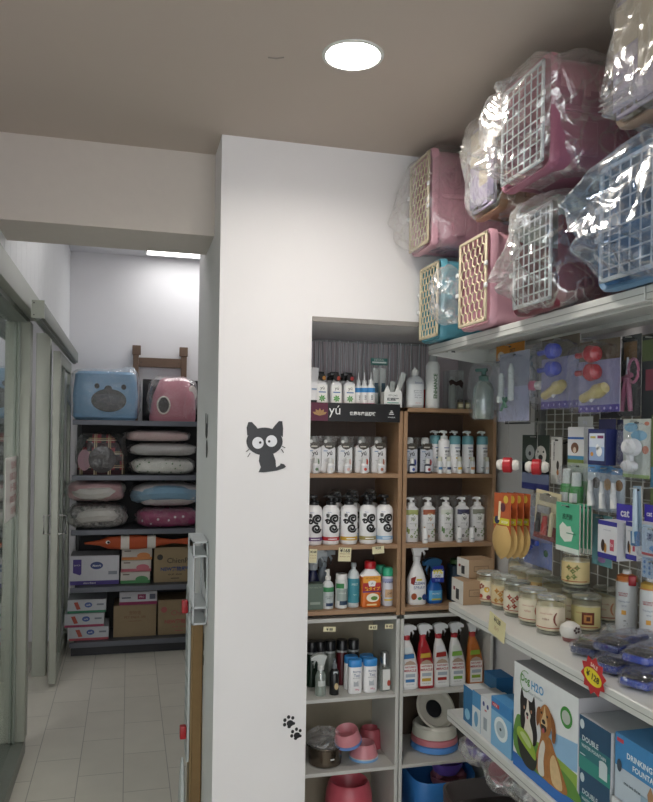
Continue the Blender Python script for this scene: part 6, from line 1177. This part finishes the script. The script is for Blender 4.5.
def wb(c):
    def f(l, w, h): l.m('#bcbfc4').rect(-w/2, w/2, h*.18, h, r1).m(c).rect(-w/2, w/2, 0, h*.18, r1).m('#4a5f9a').disc(w*.04, h*.6, w*.1, h*.2, r2, 20).m('#b0503f').shape([(-w*.34, h*.8), (-w*.24, h*.84), (-w*.16, h*.3), (-w*.26, h*.26)], r2).m('#7a7f8a').rect(w*.26, w*.44, h*.55, h*.68, r2).m('#e4e6ea').text('soft', w*.12, h*.14, w*.04, h*.6, r3)
    return f
for i, (a, b, c, lb) in enumerate(((69, 108.5, '#b0505a', 'long white box with red edge at the bottom of the lowest pile'), (64.5, 104, '#9a3a5a', 'long white box with maroon edge in the middle of the lowest pile'), (67.5, 106, '#2f7a5a', 'long white box with green edge on top of the lowest pile'))):
    fbox(a, b, z+.101*i, .098, .26, 'wipes_box', lb, '#bcbfc4', wb(c), grp='long white boxes', Y=YR+.05-.008*(i == 1))
def plain(l, w, h): l.m('#7a5138').text('宠物垫', w*.34, h*.12, 0, h*.76, r2).text('PET PADS 100', w*.5, h*.08, 0, h*.62, r2).text('made with care', w*.3, h*.05, 0, h*.5, r2)
fbox(113.5, 156, z, .235, .28, 'shipping_carton', 'plain brown carton with small dark print under the maroon-banded box', '#8d7a5c', plain)
def mar(l, w, h): l.m('#bfbfc6').rect(-w/2, w/2, h*.24, h, r1).m('#8a2a55').rect(-w/2, w/2, 0, h*.24, r1).rect(-w*.02, w*.2, h*.4, h*.8, r2).m('#55586a').rect(w*.3, w*.46, h*.4, h*.8, r2).rect(-w*.44, -w*.2, h*.5, h*.6, r2).m('#e8d0dc').text('PRO', w*.14, h*.14, w*.09, h*.6, r3)
fbox(119.5, 157, z+.237, .098, .24, 'pad_box', 'white and maroon box lying on the plain brown carton', '#bfbfc6', mar, Y=YR+.095)
fbox(158, 200, z, .265, .28, 'shipping_carton', 'brown carton with faded pink script on the lowest rack shelf', '#8f7c5d', kc(('#a85a58', '#a8504f')))
# ================================================================== wall stickers
BK = mat('#101118', .35, var=.02)
p = W(265, 447, Y=2.6); s = 2.6/754*1.02
def px(x, y): return ((x-265)*s, (447-y)*s)     # sticker drawn in its own plane at the wall
t = thing('cat_sticker', 'black cat wall sticker with big round white eyes on the white pillar', 'sticker', (p.x, 2.5992, p.z))
mb = MB().m(BK)
head = [(264.5+18.2*math.cos(a), 441.5-13.8*math.sin(a)) for a in [2*PI*k/36 for k in range(36)]]
mb.prism([px(*q) for q in head], -.0008, 0)
mb.prism([px(*q) for q in ((247, 436), (246.3, 428), (248, 422.5), (251.5, 422.5), (256, 427), (258, 430))], -.0007, 0).prism([px(*q) for q in ((282.8, 437), (283, 428), (282, 421), (278.5, 421), (274.5, 425.5), (272, 429))], -.0007, 0)
mb.prism([px(*q) for q in ((260, 452), (259, 461), (261, 467), (258.8, 472), (264, 472.2), (272, 471.2), (278, 470.2), (284, 468.2), (286.5, 466.5), (284.5, 464), (281, 463.2), (280.2, 465), (276.5, 467.2), (275.8, 460), (273, 453))], -.0009, 0)
mb.build('body', t, 0)
e = MB().m('#dfe0e6')
for (a, b) in ((257.8, 443), (271.3, 441)): x_, z_ = px(a, b); e.disc(x_, z_, 5.7*s, 5.8*s, -.0012, 26)
e.m('#101118')
for (a, b) in ((260, 442.6), (269, 441.4)): x_, z_ = px(a, b); e.disc(x_, z_, 1.3*s, 1.3*s, -.0015, 14)
e.build('eye', t, 0)
w_ = MB().m(BK)
for a, b in (((246, 451.8), (249.3, 449.3)), ((247.8, 457), (250.2, 453)), ((282, 446), (285.5, 447.6)), ((281.5, 449), (283.8, 452.5))):
    (x0, z0), (x1, z1) = px(*a), px(*b); w_.tube([(x0, -.0006, z0), (x1, -.0006, z1)], .0013, 4)
w_.build('whisker', t, 0)
def paw(cx, cy, ang, lb, k=1.0):
    p = W(cx, cy, Y=2.6); t = MB().m(BK); q = 2.6/754*k
    for (a, b, r, r2_) in ((0, -1, 3.6, 3.3), (-2.6, -3.2, 1.9, 1.6), (2.6, -3.2, 1.9, 1.6), (-5.2, 1.5, 1.7, 1.9), (-2.4, 5.2, 1.7, 1.9), (2.4, 5.4, 1.7, 1.9), (5.3, 1.9, 1.6, 1.8)):
        x_ = a*math.cos(ang)-b*math.sin(ang); z_ = a*math.sin(ang)+b*math.cos(ang)
        t.prism([((x_+r*math.cos(u))*q, (z_+r2_*math.sin(u))*q) for u in [2*PI*m/16 for m in range(16)]], -.0008, 0)
    solo(t, 'paw_sticker', lb, 'sticker', (p.x, 2.5992, p.z), 0, 'paw print stickers', smooth=0)
paw(289.5, 722.5, .6, 'upper left black paw print sticker low on the white pillar'); paw(296.5, 734.5, .45, 'lower right black paw print sticker low on the white pillar', .95)
# stickers on the receding pillar face (X = .295)
def sidest(py, h, lb, parts):
    Ys = 2.95; p = Vector((.2942, Ys, W(207, py, X=.295).z)); mb = MB().m(BK)
    for (y, z, ry, rz) in parts: mb.prism([((y+ry*math.cos(u)), z+rz*math.sin(u)) for u in [2*PI*m/14 for m in range(14)]], -.0008, 0)
    solo(mb, 'wall_sticker', lb, 'sticker', p, -PI/2, 'stickers on the pillar side', smooth=0)
sidest(436, .15, 'small black sticker at the height of the cat, on the narrow pillar side', ((0, -.05, .03, .035), (-.02, .02, .045, .03), (-.05, .06, .012, .03), (.02, .055, .01, .03)))
sidest(562, .17, 'larger black sticker halfway down the narrow pillar side', ((0, -.04, .025, .05), (.0, .04, .03, .045), (-.04, .02, .012, .07), (.03, -.06, .01, .05)))
sidest(656, .1, 'lowest black sticker on the narrow pillar side', ((0, .02, .012, .035), (0, -.05, .012, .02)))
# ================================================================== things leaning by the pillar corner
t = thing('cardboard_sheet', 'brown cardboard sheet standing on edge against the narrow pillar side', 'cardboard', (.266, 3.03, .001))
MB().m(mat('#8a6f4a', .8, var=.12)).rbox(-.012, .026, -.07, .07, 0, .94, .002, 1).m('#a58a62').rbox(-.018, -.0125, -.06, .06, .02, .9, .001, 1).build('sheet', t)
x, w = .25, .06
t = thing('plastic_crate', 'white plastic cage panel standing on the cardboard by the pillar corner', 'crate', (.264, 2.93, .943))
mb = MB().m(mat('#c9cccf', .4))
for a in (-.035, .027): mb.rbox(a, a+.008, -.12, -.112, 0, .31, .001, 1).rbox(a, a+.008, .112, .12, 0, .31, .001, 1)
for zz in (0, .06, .25, .302): mb.rbox(-.035, .035, -.12, .12, zz, zz+.008, .001, 1)
for k in range(6): mb.box(-.034, -.03, -.1+k*.04, -.097+k*.04, .06, .25)
mb.v = [(a*.8, b, c) for a, b, c in mb.v]; mb.build('cage_panel', t)
t = thing('white_mesh_panel', 'white slotted plastic panel with red clips hanging along the cardboard edge', 'panel', (.242, 3.03, .12))
mb = MB().m(mat('#c6cacb', .45)).rbox(-.006, .004, -.06, .07, .25, .92, .002, 1)
for k in range(12): mb.m('#a9aeb0').box(-.0066, -.006, -.05, .06, .28+k*.055, .30+k*.055)
mb.build('panel', t)
for zz in (.34, .83): MB().m(mat('#b01f26', .4)).rbox(-.032, -.008, -.06, -.03, zz, zz+.05, .004).build('clip', t)
crinkle(-.03, -.009, -.07, .0, -.06, .26, mat('#c9cfd0', .3), n=2.5, amp=.008, freq=14, seed=61, res=14, base_flat=False).build('hanging_bag', t)
vs = bpy.context.scene.view_settings; vs.view_transform = 'Standard'; vs.look = 'None'; vs.gamma = 1; vs.exposure = EXPO; vs.use_curve_mapping = False
